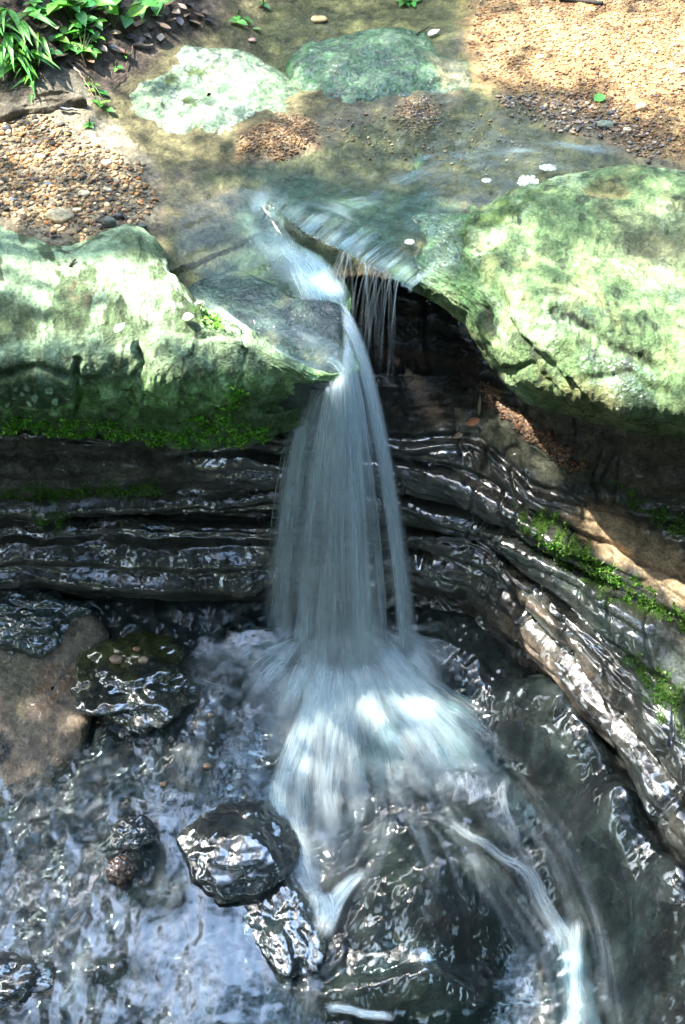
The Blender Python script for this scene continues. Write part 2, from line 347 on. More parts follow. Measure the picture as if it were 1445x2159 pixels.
T = mixc(T, (.16, .12, .06), blob(bpx, bpy_, [(700, 560), (830, 575), (830, 640), (700, 640)], 8, 6))          # warm rock under the lip
T = mixc(T, (.17, .125, .07), blob(bpx, bpy_, [(330, 370), (500, 390), (510, 440), (470, 470), (360, 480), (310, 440)], 18))
T = mixc(T, (.20, .17, .11), blob(bpx, bpy_, [(-200, 230), (210, 235), (320, 330), (340, 470), (250, 500), (-200, 520)], 18))
T = mixc(T, (.19, .165, .115), blob(bpx, bpy_, [(120, 230), (230, 250), (260, 330), (160, 330), (110, 280)], 20))
T = mixc(T, (.22, .15, .075), blob(bpx, bpy_, [(500, 280), (600, 240), (660, 250), (670, 310), (560, 340), (490, 330)], 14))
T = mixc(T, (.20, .14, .06), blob(bpx, bpy_, [(960, -60), (1700, -60), (1700, 360), (1445, 350), (1380, 320), (1200, 240), (1050, 190), (1000, 100)], 24))
T = mixc(T, (.26, .16, .07), blob(bpx, bpy_, [(985, 60), (1050, 20), (1700, -80), (1700, 240), (1445, 215), (1300, 200), (1130, 185), (1010, 180), (975, 110)], 24) * (0.75 + .25 * f1))
T = mixc(T, (.085, .06, .03), blob(bpx, bpy_, [(1040, 190), (1240, 195), (1420, 290), (1380, 340), (1250, 280), (1050, 250)], 24) * .75)
T = mixc(T, (.15, .11, .045), blob(bpx, bpy_, [(820, 250), (860, 205), (910, 210), (930, 250), (880, 290), (820, 280)], 10))
bank = blob(bpx, bpy_, [(-300, -200), (520, -200), (470, 30), (420, 70), (340, 100), (300, 160), (240, 200), (130, 190), (-300, 200)], 20)
T = mixc(T, np.array([.055, .042, .03]), bank); T = T * (1 + bank * (.9 * f2 + .5 * f1))[..., None]
T = mixc(T, (.12, .11, .08), blob(bpx, bpy_, [(-100, 150), (120, 150), (230, 190), (200, 225), (-100, 240)], 14) * .8)
T = mixc(T, (.03, .045, .03), sstep(0, .012, -(lambda d, s, a: d * s)(*ldist(X, Y, crack_xy))) * (np.abs(ldist(X, Y, crack_xy)[0]) < .12) * sstep(.1, .3, ldist(X, Y, crack_xy)[2]) * (1 - blob(bpx, bpy_, [(690, 560), (830, 580), (820, 620), (700, 620)], 10, 8)))
T = mixc(T, (.06, .10, .045), blob(bpx, bpy_, [(815, 560), (880, 540), (1000, 600), (1100, 800), (1000, 760), (900, 660), (830, 610)], 8, 8))
wetm = np.clip(blob(bpx, bpy_, [(330, 360), (520, 360), (640, 260), (960, 40), (1000, 180), (1330, 300), (1500, 360), (1080, 450), (840, 600), (600, 800), (350, 540)], 30) * .9, 0, 1) * .5
hole = sdist(bpx, bpy_, [(700, 590), (760, 588), (835, 592), (890, 606), (950, 640), (1010, 690), (1090, 800), (1200, 1000), (-400, 1000), (-400, 620), (300, 640), (520, 760), (600, 700), (560, 640), (640, 625)])
keep = (hole < 0) & ~((sdist(bpx, bpy_, LR_OUT) > 90)) & ~((sdist(bpx, bpy_, RR_OUT) > 140)) & (Y > 4.3)
F = grid_faces(*X.shape); Vb, Fb, Tb, Wb = prune(V.reshape(-1, 3), F, keep.ravel(), T.reshape(-1, 3), wetm.ravel())
bed = new_mesh('stream_bed', Vb, Fb, M_BED, tint=Tb, wet=Wb)
tag(bed, 'sandy stream bed above the waterfall with gravel bars and dark soil bank', 'stream bed', kind='structure')

# ------------------------------------------------------------------ gorge floor below the fall (terrain)
_fp = [(0, 1250, -1.45), (300, 1250, -1.46), (560, 1260, -1.49), (740, 1290, -1.53), (900, 1290, -1.50), (740, 1400, -1.60), (740, 1460, -1.63), (740, 1700, -1.86), (560, 1560, -1.72), (480, 1700, -1.84), (740, 1900, -1.99), (740, 2150, -2.1),
       (300, 1700, -1.82), (100, 1500, -1.68), (0, 1400, -1.60), (0, 1800, -1.88), (0, 2150, -2.02), (300, 2150, -2.05), (500, 2150, -2.07), (300, 1950, -1.96),
       (1000, 1420, -1.50), (1150, 1490, -1.45), (1250, 1580, -1.48), (1330, 1710, -1.49), (1400, 1860, -1.51), (1445, 1990, -1.57), (1000, 1520, -1.62), (1100, 1620, -1.67), (1150, 1760, -1.76), (1000, 1750, -1.80), (1250, 1950, -1.86), (1250, 2150, -2.0), (1440, 2150, -1.72), (1000, 2000, -2.0),
       (1100, 1420, -1.52), (1300, 1590, -1.60), (1400, 1730, -1.62), (1445, 1800, -1.64), (900, 2075, -1.95), (900, 2159, -2.08), (1800, 1900, -1.4), (-400, 1500, -1.6)]
_q = np.array(_fp); _P = at(_q[:, 0], _q[:, 1], _q[:, 2]); _floor = tps(np.concatenate([_P[:, :2], [(-2.2, 2), (2.2, 2), (0, 1.6), (-2, 5), (2, 5), (0, 5.2)]]), np.concatenate([_q[:, 2], [-2.2, -1.7, -2.35, -1.45, -1.2, -1.5]]))
_domes = []
for (px, py, rx, ry, h, zg) in [(740, 1450, 170, 70, .06, -1.62), (880, 1850, 200, 120, .12, -1.9), (960, 1930, 170, 80, .08, -1.95), (1170, 1560, 90, 60, .06, -1.5), (420, 1500, 110, 90, .05, -1.7), (380, 1640, 70, 60, .04, -1.78), (280, 1790, 60, 50, .07, -1.86), (340, 1870, 110, 60, .04, -1.9), (650, 1620, 80, 80, .05, -1.78), (240, 2060, 80, 40, .05, -2.0), (1230, 1840, 70, 110, .06, -1.8), (1100, 1470, 90, 45, .045, -1.47), (1200, 1540, 80, 60, .045, -1.46), (1290, 1650, 70, 70, .05, -1.48), (1360, 1790, 60, 80, .05, -1.49), (1420, 1920, 60, 80, .05, -1.53), (620, 2050, 90, 50, .05, -2.05), (840, 2100, 220, 32, .07, -2.0)]:
    c = at(px, py, zg); e = at(px + rx, py, zg); g = at(px, py + ry, zg); _domes.append((c[0], c[1], abs(e[0] - c[0]), abs(g[1] - c[1]), h))
def floorZ(x, y, fine=True):
    x = np.asarray(x, float); y = np.asarray(y, float); z = np.clip(_floor(x, y), -2.6, -0.9)
    for (cx, cy, rx, ry, h) in _domes:
        r2 = ((x - cx) / rx) ** 2 + ((y - cy) / ry) ** 2; z = z + h * np.exp(-r2 ** 1.5 * .8)
    if fine:
        z = z + 0.035 * fbm(x * 4, y * 4, 4, seed=31) + 0.010 * ridged(x * 7, y * 7, 2, seed=33) + 0.002 * fbm(x * 28, y * 28, 2, seed=34)
    return z
gx = np.concatenate([np.linspace(-7, -1.5, 20)[:-1], np.linspace(-1.5, 1.5, 620), np.linspace(1.5, 7, 20)[1:]])
gy = np.concatenate([np.linspace(-3, 2.2, 16)[:-1], np.linspace(2.2, 5.3, 560)])
X, Y = np.meshgrid(gx, gy, indexing='ij'); Z = floorZ(X, Y); V = np.stack([X, Y, Z], -1).reshape(-1, 3); fpx, fpy = proj(V); fpx = fpx.reshape(X.shape); fpy = fpy.reshape(X.shape)
f1 = fbm(X * 5, Y * 5, 5, seed=41); f2 = fbm(X * 22, Y * 22, 4, seed=42)
T = np.zeros(X.shape + (3,)) + np.array([.030, .036, .034]) * (1 + .7 * f1 + .4 * f2)[..., None]
T = mixc(T, (.10, .075, .055), blob(fpx, fpy, [(900, 1260), (1050, 1300), (1200, 1420), (1120, 1440), (1000, 1390), (880, 1400)], 24) * .8)
T = mixc(T, (.085, .06, .045), blob(fpx, fpy, [(1050, 1450), (1180, 1470), (1290, 1570), (1250, 1620), (1130, 1540)], 24) * .5)
T = mixc(T, (.07, .058, .04), blob(fpx, fpy, [(680, 2040), (900, 2060), (1050, 2100), (1000, 2200), (700, 2200), (600, 2120)], 24) * .7)
T = mixc(T, (.045, .05, .032), blob(fpx, fpy, [(760, 1780), (950, 1720), (1060, 1800), (900, 1900), (780, 1880)], 24) * .7)
T = mixc(T, (.10, .085, .06), blob(fpx, fpy, [(-60, 1290), (160, 1290), (200, 1480), (150, 1620), (60, 1720), (-60, 1800)], 18) * .8)
FW = .30 + .70 * np.maximum.reduce([blob(fpx, fpy, [(930, 1380), (1110, 1440), (1270, 1540), (1360, 1690), (1430, 1840), (1500, 2000), (1400, 1960), (1330, 1800), (1270, 1680), (1150, 1560), (1000, 1480), (900, 1440)], 26, 30, 50), blob(fpx, fpy, [(300, 1450), (420, 1400), (560, 1560), (560, 1700), (420, 1700), (330, 1600)], 40, 40, 60), .8 * blob(fpx, fpy, [(780, 1950), (1050, 2000), (1150, 2160), (1000, 2250), (800, 2100)], 30, 40, 50)]) * sstep(-.5, .2, f1) * (1 - .8 * blob(fpx, fpy, [(-200, 1640), (180, 1590), (330, 1560), (400, 1800), (560, 2000), (620, 2300), (-200, 2300)], 30, 30, 60))
floor = new_mesh('gorge_floor', V, grid_faces(*X.shape), M_FLOOR, tint=np.clip(T * np.array([.14, .34, .35]), .004, 1).reshape(-1, 3), wet=FW.ravel())
tag(floor, 'dark wet bedrock floor below the waterfall', 'ground', kind='structure')
def lut(f, x0, x1, y0, y1, n=700):
    gx_, gy_ = np.linspace(x0, x1, n), np.linspace(y0, y1, n); G = f(*np.meshgrid(gx_, gy_, indexing='ij'))
    def g(x, y):
        a = np.clip((np.asarray(x, float) - x0) / (x1 - x0) * (n - 1), 0, n - 1.001); b = np.clip((np.asarray(y, float) - y0) / (y1 - y0) * (n - 1), 0, n - 1.001)
        i = a.astype(int); j = b.astype(int); fa = a - i; fb = b - j
        return (G[i, j] * (1 - fa) + G[i + 1, j] * fa) * (1 - fb) + (G[i, j + 1] * (1 - fa) + G[i + 1, j + 1] * fa) * fb
    return g
floorL = lut(floorZ, -2, 2, 2.0, 5.4); floorS = lut(lambda x, y: floorZ(x, y, False), -2, 2, 2.0, 5.4); bedL = lut(bedZ, -2.2, 2.2, 4.2, 9)
gs = 200.0
ground = new_mesh('ground', [(-gs, -gs, -2.9), (gs, -gs, -2.9), (gs, gs, -2.9), (-gs, gs, -2.9)], [(0, 1, 2, 3)], M_GROUND, tint=np.array([(.05, .05, .03)] * 4), wet=0.0)
tag(ground, 'forest ground around the stream', 'ground', kind='structure')

th_ = np.linspace(0, 2 * np.pi, 121); rr_ = np.array([9.0, 11, 13, 16, 20, 26, 40, 90, 200]); hh_ = np.array([-3.2, -1.2, .6, 2.4, 4.2, 6.5, 9, 12, 12.0])
X, Y = np.cos(th_)[:, None] * rr_[None], 3 + np.sin(th_)[:, None] * rr_[None] * 1.1; k_ = sstep(.2, .9, np.sin(th_))[:, None]
Z = hh_[None] * .75 * (1 - .3 * k_) + .7 * fbm(X * .3, Y * .3, 4, seed=47)  # unseen slopes, added to close off the sky near the horizon
hills = new_mesh('hills', np.stack([X, Y, Z], -1).reshape(-1, 3), grid_faces(*X.shape), M_GROUND, tint=np.tile((.022, .034, .014), (X.size, 1)), wet=0.0)
tag(hills, 'unseen slopes added around the gorge to block the low sky', 'hill', kind='structure')

# ------------------------------------------------------------------ curved wall of rock layers behind and right of the fall
_wz = [-.72, -.80, -.95, -1.10, -1.22, -1.40]
_wc = {  # photo column: rows A..F (photo row, height)
    -700: [(890, -.7), (945, -.8), (1045, -1.02), (1075, -1.13), (1190, -1.26), (1245, -1.44)],
    -100: [(890, -.7), (945, -.8), (1045, -1.02), (1075, -1.13), (1190, -1.26), (1245, -1.44)],
    100: [(890, -.7), (945, -.8), (1045, -1.02), (1075, -1.13), (1192, -1.26), (1245, -1.44)],
    300: [(895, -.7), (945, -.8), (1035, -1.02), (1072, -1.14), (1200, -1.28), (1243, -1.45)],
    420: [(898, -.71), (945, -.8), (1030, -1.0), (1080, -1.14), (1205, -1.28), (1250, -1.47)],
    560: [(900, -.72), (945, -.8), (1030, -.99), (1088, -1.13), (1195, -1.26), (1258, -1.48)],
    720: [(905, -.72), (955, -.8), (1030, -.97), (1095, -1.12), (1170, -1.24), (1270, -1.48)],
    860: [(925, -.72), (965, -.8), (1030, -.95), (1100, -1.10), (1145, -1.20), (1240, -1.42)],
    1000: [(930, -.72), (1008, -.8), (1068, -.95), (1112, -1.08), (1190, -1.20), (1282, -1.40)],
    1150: [(1030, -.74), (1085, -.82), (1155, -.96), (1235, -1.10), (1312, -1.22), (1385, -1.40)],
    1300: [(1075, -.80), (1160, -.88), (1242, -.98), (1365, -1.12), (1485, -1.24), (1565, -1.42)],
    1445: [(1090, -.80), (1210, -.90), (1325, -1.0), (1480, -1.14), (1680, -1.26), (1785, -1.44)],
    1750: [(1200, -.80), (1420, -.92), (1600, -1.02), (1800, -1.16), (2100, -1.28), (2350, -1.46)]}
cols = []
for px, rows in _wc.items():
    A = [at(px, py, z) for py, z in rows]; a = A[0]; nrm = np.array([-.45 if px > 1000 else 0.0, -1, 0]); back = -nrm
    g = A[-1] + np.array([0, -.02, -.35]) - 0.0 * nrm
    k = 1.0 if px < 1200 else .45
    cols.append([a + back * .30 * k + [0, .35, .42], a + back * .28 * k + [0, 0, .42], a + back * .12 * k + [0, 0, .2]] + A + [g])
NU, NV = 760, 520
P, u, v, tc_, tr_ = loft(cols, NU, NV)
N = grid_normals(P); s = np.sign(((CAM - P) * N).sum(-1).mean()); N *= s
uu = u[:, None] + 0 * v[None]; vv = 0 * u[:, None] + v[None]
wv = vv + 0.025 * fbm(uu * 1.6, vv * 2, 3, seed=51) + .014 * fbm(uu * 6, vv * 3, 4, seed=52)
idx = np.clip(np.searchsorted(tr_, wv, side='right') - 1, 0, len(tr_) - 2); ph = np.clip((wv - tr_[idx]) / (tr_[idx + 1] - tr_[idx]), 0, 1)
amp = np.array([0, .01, .03, .06, .085, .085, .085, .09, .02, 0])[idx]
saw = lambda p: sstep(0, .34, p) * (1 - .25 * sstep(.3, .86, p)) * (1 - sstep(.88, 1.0, p))
p2 = (ph * 2 + .25 * fbm(uu * 1.3, idx * 3.3, 2, seed=59)) % 1.0; p3 = (wv * 21 + .5 * fbm(uu * 1.1, wv * 3, 2, seed=60)) % 1.0
bulge = amp * (.72 * saw(ph) + .2 * saw(p2) * sstep(.08, .2, ph) * sstep(.98, .85, ph)) * (0.75 + .6 * fbm(uu * 2.2, idx * 7.1, 3, seed=57)) + .014 * saw(p3) * .12 * sstep(-.3, .3, fbm(uu * 1.7, wv * 6, 3, seed=58))
lay = .005 * ridged(uu * 1.1, wv * 9, 2, seed=53) + .002 * perlin2(uu * .8, wv * 30, 54) * sstep(-.2, .4, fbm(uu * 2, wv * 5, 2, seed=58))
dry = sstep(1.05, 1.25, P[..., 0] + .25 * (P[..., 2] + 1.2)) * (P[..., 2] > -1.0)
jt = np.exp(-(fbm(uu * 3.2, wv * 1.1 + idx * 3.7, 3, seed=65) / .03) ** 2); disp = bulge - .018 * jt * (1 - dry) * sstep(-.6, .3, P[..., 0]) + lay * (1 - .6 * dry) + .024 * fbm(uu * 3.5, vv * 6, 3, seed=55) + .003 * fbm(uu * 22, vv * 30, 2, seed=56)
P = P + N * disp[..., None]
wpx, wpy = proj(P.reshape(-1, 3)); wpx = wpx.reshape(NU, NV); wpy = wpy.reshape(NU, NV)
f1 = fbm(uu * 5, vv * 8, 5, seed=61); f2 = fbm(uu * 26, vv * 30, 4, seed=62); f3 = fbm(uu * 2, vv * 14, 4, seed=63)
T = np.zeros((NU, NV, 3)) + np.array([.030, .033, .025]) * (1 + .8 * f1 + .4 * f2)[..., None]
T = mixc(T, (.060, .056, .040), sstep(.0, .5, f3) * .8)
T = mixc(T, (.13, .12, .095), blob(wpx, wpy, [(-300, 925), (370, 945), (380, 1005), (200, 1030), (0, 1045), (-300, 1040)], 14) * (.55 + .45 * f1))
T = mixc(T, (.10, .095, .08), blob(wpx, wpy, [(-300, 1040), (350, 1020), (370, 1050), (200, 1070), (-300, 1075)], 10) * .6)
T = mixc(T, (.11, .08, .06), blob(wpx, wpy, [(860, 1240), (960, 1255), (1080, 1320), (1200, 1430), (1280, 1560), (1180, 1520), (1050, 1420), (930, 1390), (860, 1400)], 26) * .8)
T = mixc(T, (.07, .09, .075), blob(wpx, wpy, [(1180, 1180), (1330, 1280), (1500, 1420), (1500, 1700), (1380, 1500), (1250, 1330)], 24) * .7)
sand = blob(wpx, wpy, [(1190, 1090), (1290, 1050), (1400, 1130), (1520, 1240), (1520, 1330), (1380, 1230), (1270, 1170)], 22)
T = mixc(T, (.26, .19, .11), sand)
T = mixc(T, (.07, .06, .042), blob(wpx, wpy, [(1060, 830), (1250, 880), (1500, 930), (1500, 1060), (1330, 1030), (1250, 1000), (1150, 900)], 14))
T = mixc(T, (.10, .105, .07), blob(wpx, wpy, [(980, 790), (1060, 830), (1200, 1000), (1150, 1010), (1030, 930), (960, 870)], 18) * .7)
moss = np.maximum.reduce([blob(wpx, wpy, [(1080, 1060), (1160, 1090), (1280, 1180), (1380, 1260), (1520, 1320), (1520, 1370), (1400, 1310), (1300, 1270), (1180, 1190), (1090, 1110)], 12, 26, 40),
                          blob(wpx, wpy, [(1300, 1350), (1400, 1430), (1520, 1500), (1520, 1640), (1400, 1510)], 14, 30, 40) * .9,
                          blob(wpx, wpy, [(1290, 1000), (1340, 1050), (1460, 1100), (1500, 1150), (1400, 1110), (1320, 1060)], 10, 14, 40) * .8,
                          blob(wpx, wpy, [(0, 1030), (200, 1020), (340, 1015), (340, 1042), (200, 1045), (100, 1060), (0, 1050)], 8, 14, 40) * .9,
                          blob(wpx, wpy, [(60, 1080), (140, 1070), (150, 1110), (90, 1120)], 10, 14, 40) * .7])
moss = moss * sstep(-.25, .25, fbm(uu * 18, vv * 22, 4, seed=64) + .12)
T = mixc(T, (.055, .11, .015), moss)
T = mixc(T, (.03, .055, .035), blob(wpx, wpy, [(960, 1090), (1100, 1130), (1250, 1250), (1400, 1420), (1200, 1260), (1080, 1170), (960, 1120)], 16) * .6)
cave_shade = blob(wpx, wpy, [(740, 560), (900, 640), (1010, 720), (1060, 820), (1000, 880), (940, 900), (830, 910), (740, 940)], 26, 20, 60)
T = T * (1 - .75 * cave_shade)[..., None]; T = mixc(T, (.05, .03, .02), cave_shade * sstep(.1, .5, f1 + .4 * f2) * .6)  # shade of the hollow under the ledges painted into the wall colour
lit = blob(wpx, wpy, [(1060, 1260), (1140, 1280), (1260, 1420), (1320, 1520), (1250, 1500), (1140, 1400), (1060, 1330)], 22); T = mixc(T, (.20, .145, .10), lit * .7 * sstep(-.5, .3, f3))  # tan rock, lightened in the colour where the sun patch falls
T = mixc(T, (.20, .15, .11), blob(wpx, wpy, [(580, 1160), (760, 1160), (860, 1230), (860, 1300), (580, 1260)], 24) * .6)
wet = np.clip(1 - 1.2 * sand - 1.0 * moss, 0, 1); wet *= 1 - .9 * cave_shade; wet *= 1 - .5 * sstep(.42, .75, ph + .35 * fbm(uu * 4, vv * 9, 3, seed=66)) * (1 - (idx == 6) * sstep(700, 560, wpx)); wet *= .35 + .65 * sstep(-.35, .15, fbm(uu * 3, vv * 6, 4, seed=67))
wet *= 1 - .9 * blob(wpx, wpy, [(1060, 780), (1250, 870), (1500, 920), (1500, 1080), (1330, 1050), (1180, 1030), (1050, 930), (960, 850)], 22)
wet *= 1 - .9 * blob(wpx, wpy, [(-500, 900), (370, 920), (390, 1060), (300, 1070), (-500, 1090)], 50)
wet *= 1 - .75 * blob(wpx, wpy, [(1330, 1180), (1520, 1260), (1520, 1480), (1400, 1400)], 20)
wall = empty('rock_wall', (0, 4.6, -1.5)); tag(wall, 'dark wet curved wall of rock layers under the ledges behind the waterfall', 'rock wall')
def child(o, par):
    o.parent = par; o.matrix_parent_inverse = par.matrix_world.inverted() if par.matrix_world != o.matrix_world else o.matrix_parent_inverse
    from mathutils import Matrix
    o.matrix_parent_inverse = Matrix.Translation(-Vector(par.location)); return o
cuts = [0] + [int(np.searchsorted(v, tr_[i])) for i in (3, 4, 5, 6, 7, 8)] + [NV - 1]
for i in range(len(cuts) - 1):
    a, b = cuts[i], cuts[i + 1] + 1
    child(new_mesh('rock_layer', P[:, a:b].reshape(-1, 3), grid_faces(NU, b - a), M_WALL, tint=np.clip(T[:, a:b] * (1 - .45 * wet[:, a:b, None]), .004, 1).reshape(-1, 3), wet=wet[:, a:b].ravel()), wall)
WALL_P, WALL_N, WALL_PX, WALL_PY, WALL_MOSS = P, N, wpx, wpy, moss

# ------------------------------------------------------------------ ledge rocks
def ledge(name, label, cols_in, NU, NV, paint, seed, disp, parts=None):
    P, u, v, tc, tr = loft(cols_in, NU, NV); N = grid_normals(P); N *= np.sign(N[:, NV // 5:NV // 3, 2].mean())
    uu = u[:, None] + 0 * v[None]; vv = 0 * u[:, None] + v[None]; px, py = proj(P.reshape(-1, 3)); px = px.reshape(NU, NV); py = py.reshape(NU, NV)
    P = P + N * disp(P, uu, vv, px, py)[..., None]
    T, W = paint(P, uu, vv, px, py)
    root = empty(name, tuple(P[NU // 2, NV // 2])); tag(root, label, 'rock')
    child(new_mesh('rock_body', P.reshape(-1, 3), grid_faces(NU, NV), M_ROCK, tint=np.clip(T * np.array([.93, 1.05, .87]) * (.47 if seed == 1 else .46) * (1 + 2.6 * sstep(-.06, -.16, P[..., 2]) * (seed == 1))[..., None], .006, .9).reshape(-1, 3), wet=W.ravel()), root)  # left ledge's shaded front face is brightened in the colour
    return root, P, N, px, py
# left ledge: rows back-under, back edge, middle, front edge, face, face low, step lip, step in, strip, bottom, under
_L = {-500: [(455, 0), (610, .05), (765, -.02), (800, -.085), (835, -.175), (858, -.27), (868, -.30), (890, -.38), (906, -.47)],
      0: [(468, 0), (610, .05), (758, -.02), (800, -.085), (835, -.175), (858, -.27), (868, -.30), (890, -.38), (906, -.47)],
      150: [(520, 0), (635, .06), (750, -.01), (798, -.085), (835, -.175), (862, -.28), (872, -.31), (895, -.40), (916, -.48)],
      300: [(492, 0), (620, .05), (728, 0), (780, -.07), (830, -.17), (866, -.295), (876, -.33), (905, -.42), (932, -.5)],
      370: [(580, -.01), (655, .035), (733, -.01), (785, -.075), (832, -.175), (868, -.30), (878, -.34), (908, -.43), (936, -.5)],
      450: [(648, -.03), (690, .0), (734, -.03), (790, -.095), (834, -.19), (868, -.305), (878, -.34), (908, -.43), (935, -.5)],
      520: [(702, -.06), (724, -.03), (748, -.05), (795, -.115), (834, -.205), (866, -.31), (876, -.34), (903, -.42), (926, -.48)],
      600: [(766, -.10), (778, -.095), (793, -.12), (818, -.18), (840, -.23), (860, -.29), (867, -.29), (887, -.35), (906, -.40)],
      660: [(790, -.135), (796, -.14), (803, -.155), (818, -.18), (830, -.21), (844, -.25), (848, -.25), (864, -.29), (880, -.33)],
      700: [(793, -.15), (797, -.155), (801, -.165), (806, -.18), (811, -.19), (817, -.205), (820, -.21), (826, -.23), (832, -.25)]}
cols = []
for px, r in _L.items():
    Q = [at(px, a, z) for a, z in r]; cols.append([Q[0] + [0, .06, -.22]] + Q + [Q[-1] + [0, .22, .0], Q[-1] + [0, .75, .1]])
e = np.array(cols[-1]); cols.append([np.array([.012, q[1] + .05, -.2 + .35 * (q[2] + .2)]) for q in e]); cols.append([np.array([.0, q[1] + .3, -.22 + .2 * (q[2] + .2)]) for q in e])
def disp_L(P, u, v, px, py):
    d = .030 * fbm(u * 3, v * 3, 5, seed=71) + .012 * ridged(u * 7, v * 7, 4, seed=72) + .004 * fbm(u * 30, v * 30, 3, seed=73)
    for ln, w, dep in [([(165, 760), (158, 800), (170, 840), (162, 868)], 7, .03), ([(515, 690), (520, 740), (512, 800), (500, 850)], 4, .010), ([(290, 735), (300, 770), (285, 800)], 6, .02), ([(0, 790), (80, 770), (160, 800)], 8, .02), ([(170, 800), (260, 835), (380, 850)], 8, .018), ([(340, 500), (360, 570), (450, 650), (512, 700)], 10, .02), ([(325, 690), (420, 715), (500, 705)], 7, .012)]:
        dd, _, _ = ldist(px + 6 * fbm(px / 25, py / 25, 3, seed=75), py, ln); d = d - dep * np.exp(-(dd / w) ** 2)
    d = d - .016 * np.exp(-((py - 866 - 6 * fbm(px / 60, 0 * px, 2, seed=76)) / 6) ** 2) * (px < 600) * (P[..., 2] < -.2)
    return d
def paint_L(P, u, v, px, py):
    f1 = fbm(u * 5, v * 5, 5, seed=81); f2 = fbm(u * 16, v * 16, 5, seed=82); f3 = ridged(u * 6, v * 6, 4, seed=83); f4 = fbm(u * 45, v * 45, 3, seed=84)
    top = sstep(-.15, -.02, P[..., 2] + .05 * f1 + .03 * f2)
    T = np.zeros(P.shape) + (np.array([.145, .19, .105]) + (1 - top)[..., None] * np.array([.02, .09, .0])) * (1 + .5 * f1 + .35 * f2)[..., None]
    T = mixc(T, (.09, .13, .05), sstep(0, .4, f2 - .2 * f1) * .7)
    w1 = u + .06 * fbm(u * 7, v * 7, 3, seed=86); w2 = v + .06 * fbm(u * 7 + 4, v * 7, 3, seed=87)
    sw = fbm(w1 * 6.5, w2 * 8, 5, gain=.55, seed=89); sw2 = ridged(w1 * 9, w2 * 9, 3, seed=90)
    pale = top * sstep(-.05, .06, sw + .22 * sw2 + .12 * f4 + .10 - .30 * np.exp(-((px - 110) / 90) ** 2 - ((py - 660) / 45) ** 2) - .28 * np.exp(-((px - 300) / 120) ** 2 - ((py - 672) / 24) ** 2) - .2 * np.exp(-((px - 420) / 80) ** 2 - ((py - 690) / 26) ** 2))
    rim = np.exp(-((py - 735 + 12 * fbm(px / 40, 0 * px, 3, seed=85)) / 24) ** 2) * sstep(-.12, -.03, P[..., 2])
    pale = np.clip(np.maximum(pale, rim * sstep(-.5, .1, f1 + .3)), 0, 1)
    T = mixc(T, np.array([.60, .74, .52]), pale * (.85 + .15 * f4)); T = mixc(T, (.22, .30, .18), sstep(.22, .34, f2 + .45 * f4) * .6 * top)
    T = mixc(T, (.22, .16, .11), blob(px, py, [(140, 600), (230, 590), (215, 650), (150, 645)], 12, 20, 40) * .7 * sstep(-.3, .3, f4))
    T = mixc(T, (.07, .09, .035), blob(px, py, [(-20, 625), (60, 640), (110, 670), (60, 720), (-20, 730)], 14, 24, 40) * .8)
    face = 1 - top
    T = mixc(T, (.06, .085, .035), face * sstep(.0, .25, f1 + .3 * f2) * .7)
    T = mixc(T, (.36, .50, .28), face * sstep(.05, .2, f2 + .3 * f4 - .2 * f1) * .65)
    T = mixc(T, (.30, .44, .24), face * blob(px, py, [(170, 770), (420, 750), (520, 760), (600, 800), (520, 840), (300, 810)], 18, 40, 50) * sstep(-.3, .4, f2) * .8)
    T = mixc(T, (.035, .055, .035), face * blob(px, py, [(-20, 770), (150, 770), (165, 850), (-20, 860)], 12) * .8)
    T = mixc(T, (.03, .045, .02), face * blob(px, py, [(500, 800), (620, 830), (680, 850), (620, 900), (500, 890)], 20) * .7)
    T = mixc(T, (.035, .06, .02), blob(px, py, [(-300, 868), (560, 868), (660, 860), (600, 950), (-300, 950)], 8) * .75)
    ws = fbm(px / 9, py / 9, 2, seed=88)                        # small white lichen discs on the dark block
    for cx, cy, r in [(52, 797, 5), (60, 808, 6), (85, 795, 7), (98, 800, 5), (75, 826, 7), (48, 822, 5), (104, 815, 9), (117, 842, 7), (62, 842, 5), (142, 840, 5), (90, 785, 4), (30, 835, 4), (15, 850, 5), (35, 810, 4)]:
        T = mixc(T, (.42, .52, .44), sstep(r + 1.5, r - 1.5, np.hypot(px - cx, (py - cy) * 1.1) + 2.5 * ws) * face)
    T = mixc(T, (.07, .16, .02), blob(px, py, [(410, 655), (450, 640), (480, 680), (440, 700), (415, 690)], 8, 20, 25) * sstep(-.2, .2, f4 + .1) * .9)
    T = mixc(T, (.06, .10, .025), blob(px, py, [(240, 505), (300, 495), (350, 545), (330, 560), (260, 540)], 12) * .7)
    vn = np.exp(-(fbm(u * 3.1, v * 3.1, 4, seed=401) / .022) ** 2); T = T * (1 - .6 * vn * sstep(-.1, .3, fbm(u * 2, v * 2, 3, seed=402)))[..., None]
    return T, .10 * face + .5 * blob(px, py, [(515, 760), (620, 780), (720, 790), (700, 840), (600, 830)], 20)
LR, LRP, LRN, LRpx, LRpy = ledge('ledge_rock', 'pale lichen-covered ledge rock left of the waterfall with mossy overhanging front', cols, 760, 560, paint_L, 1, disp_L)

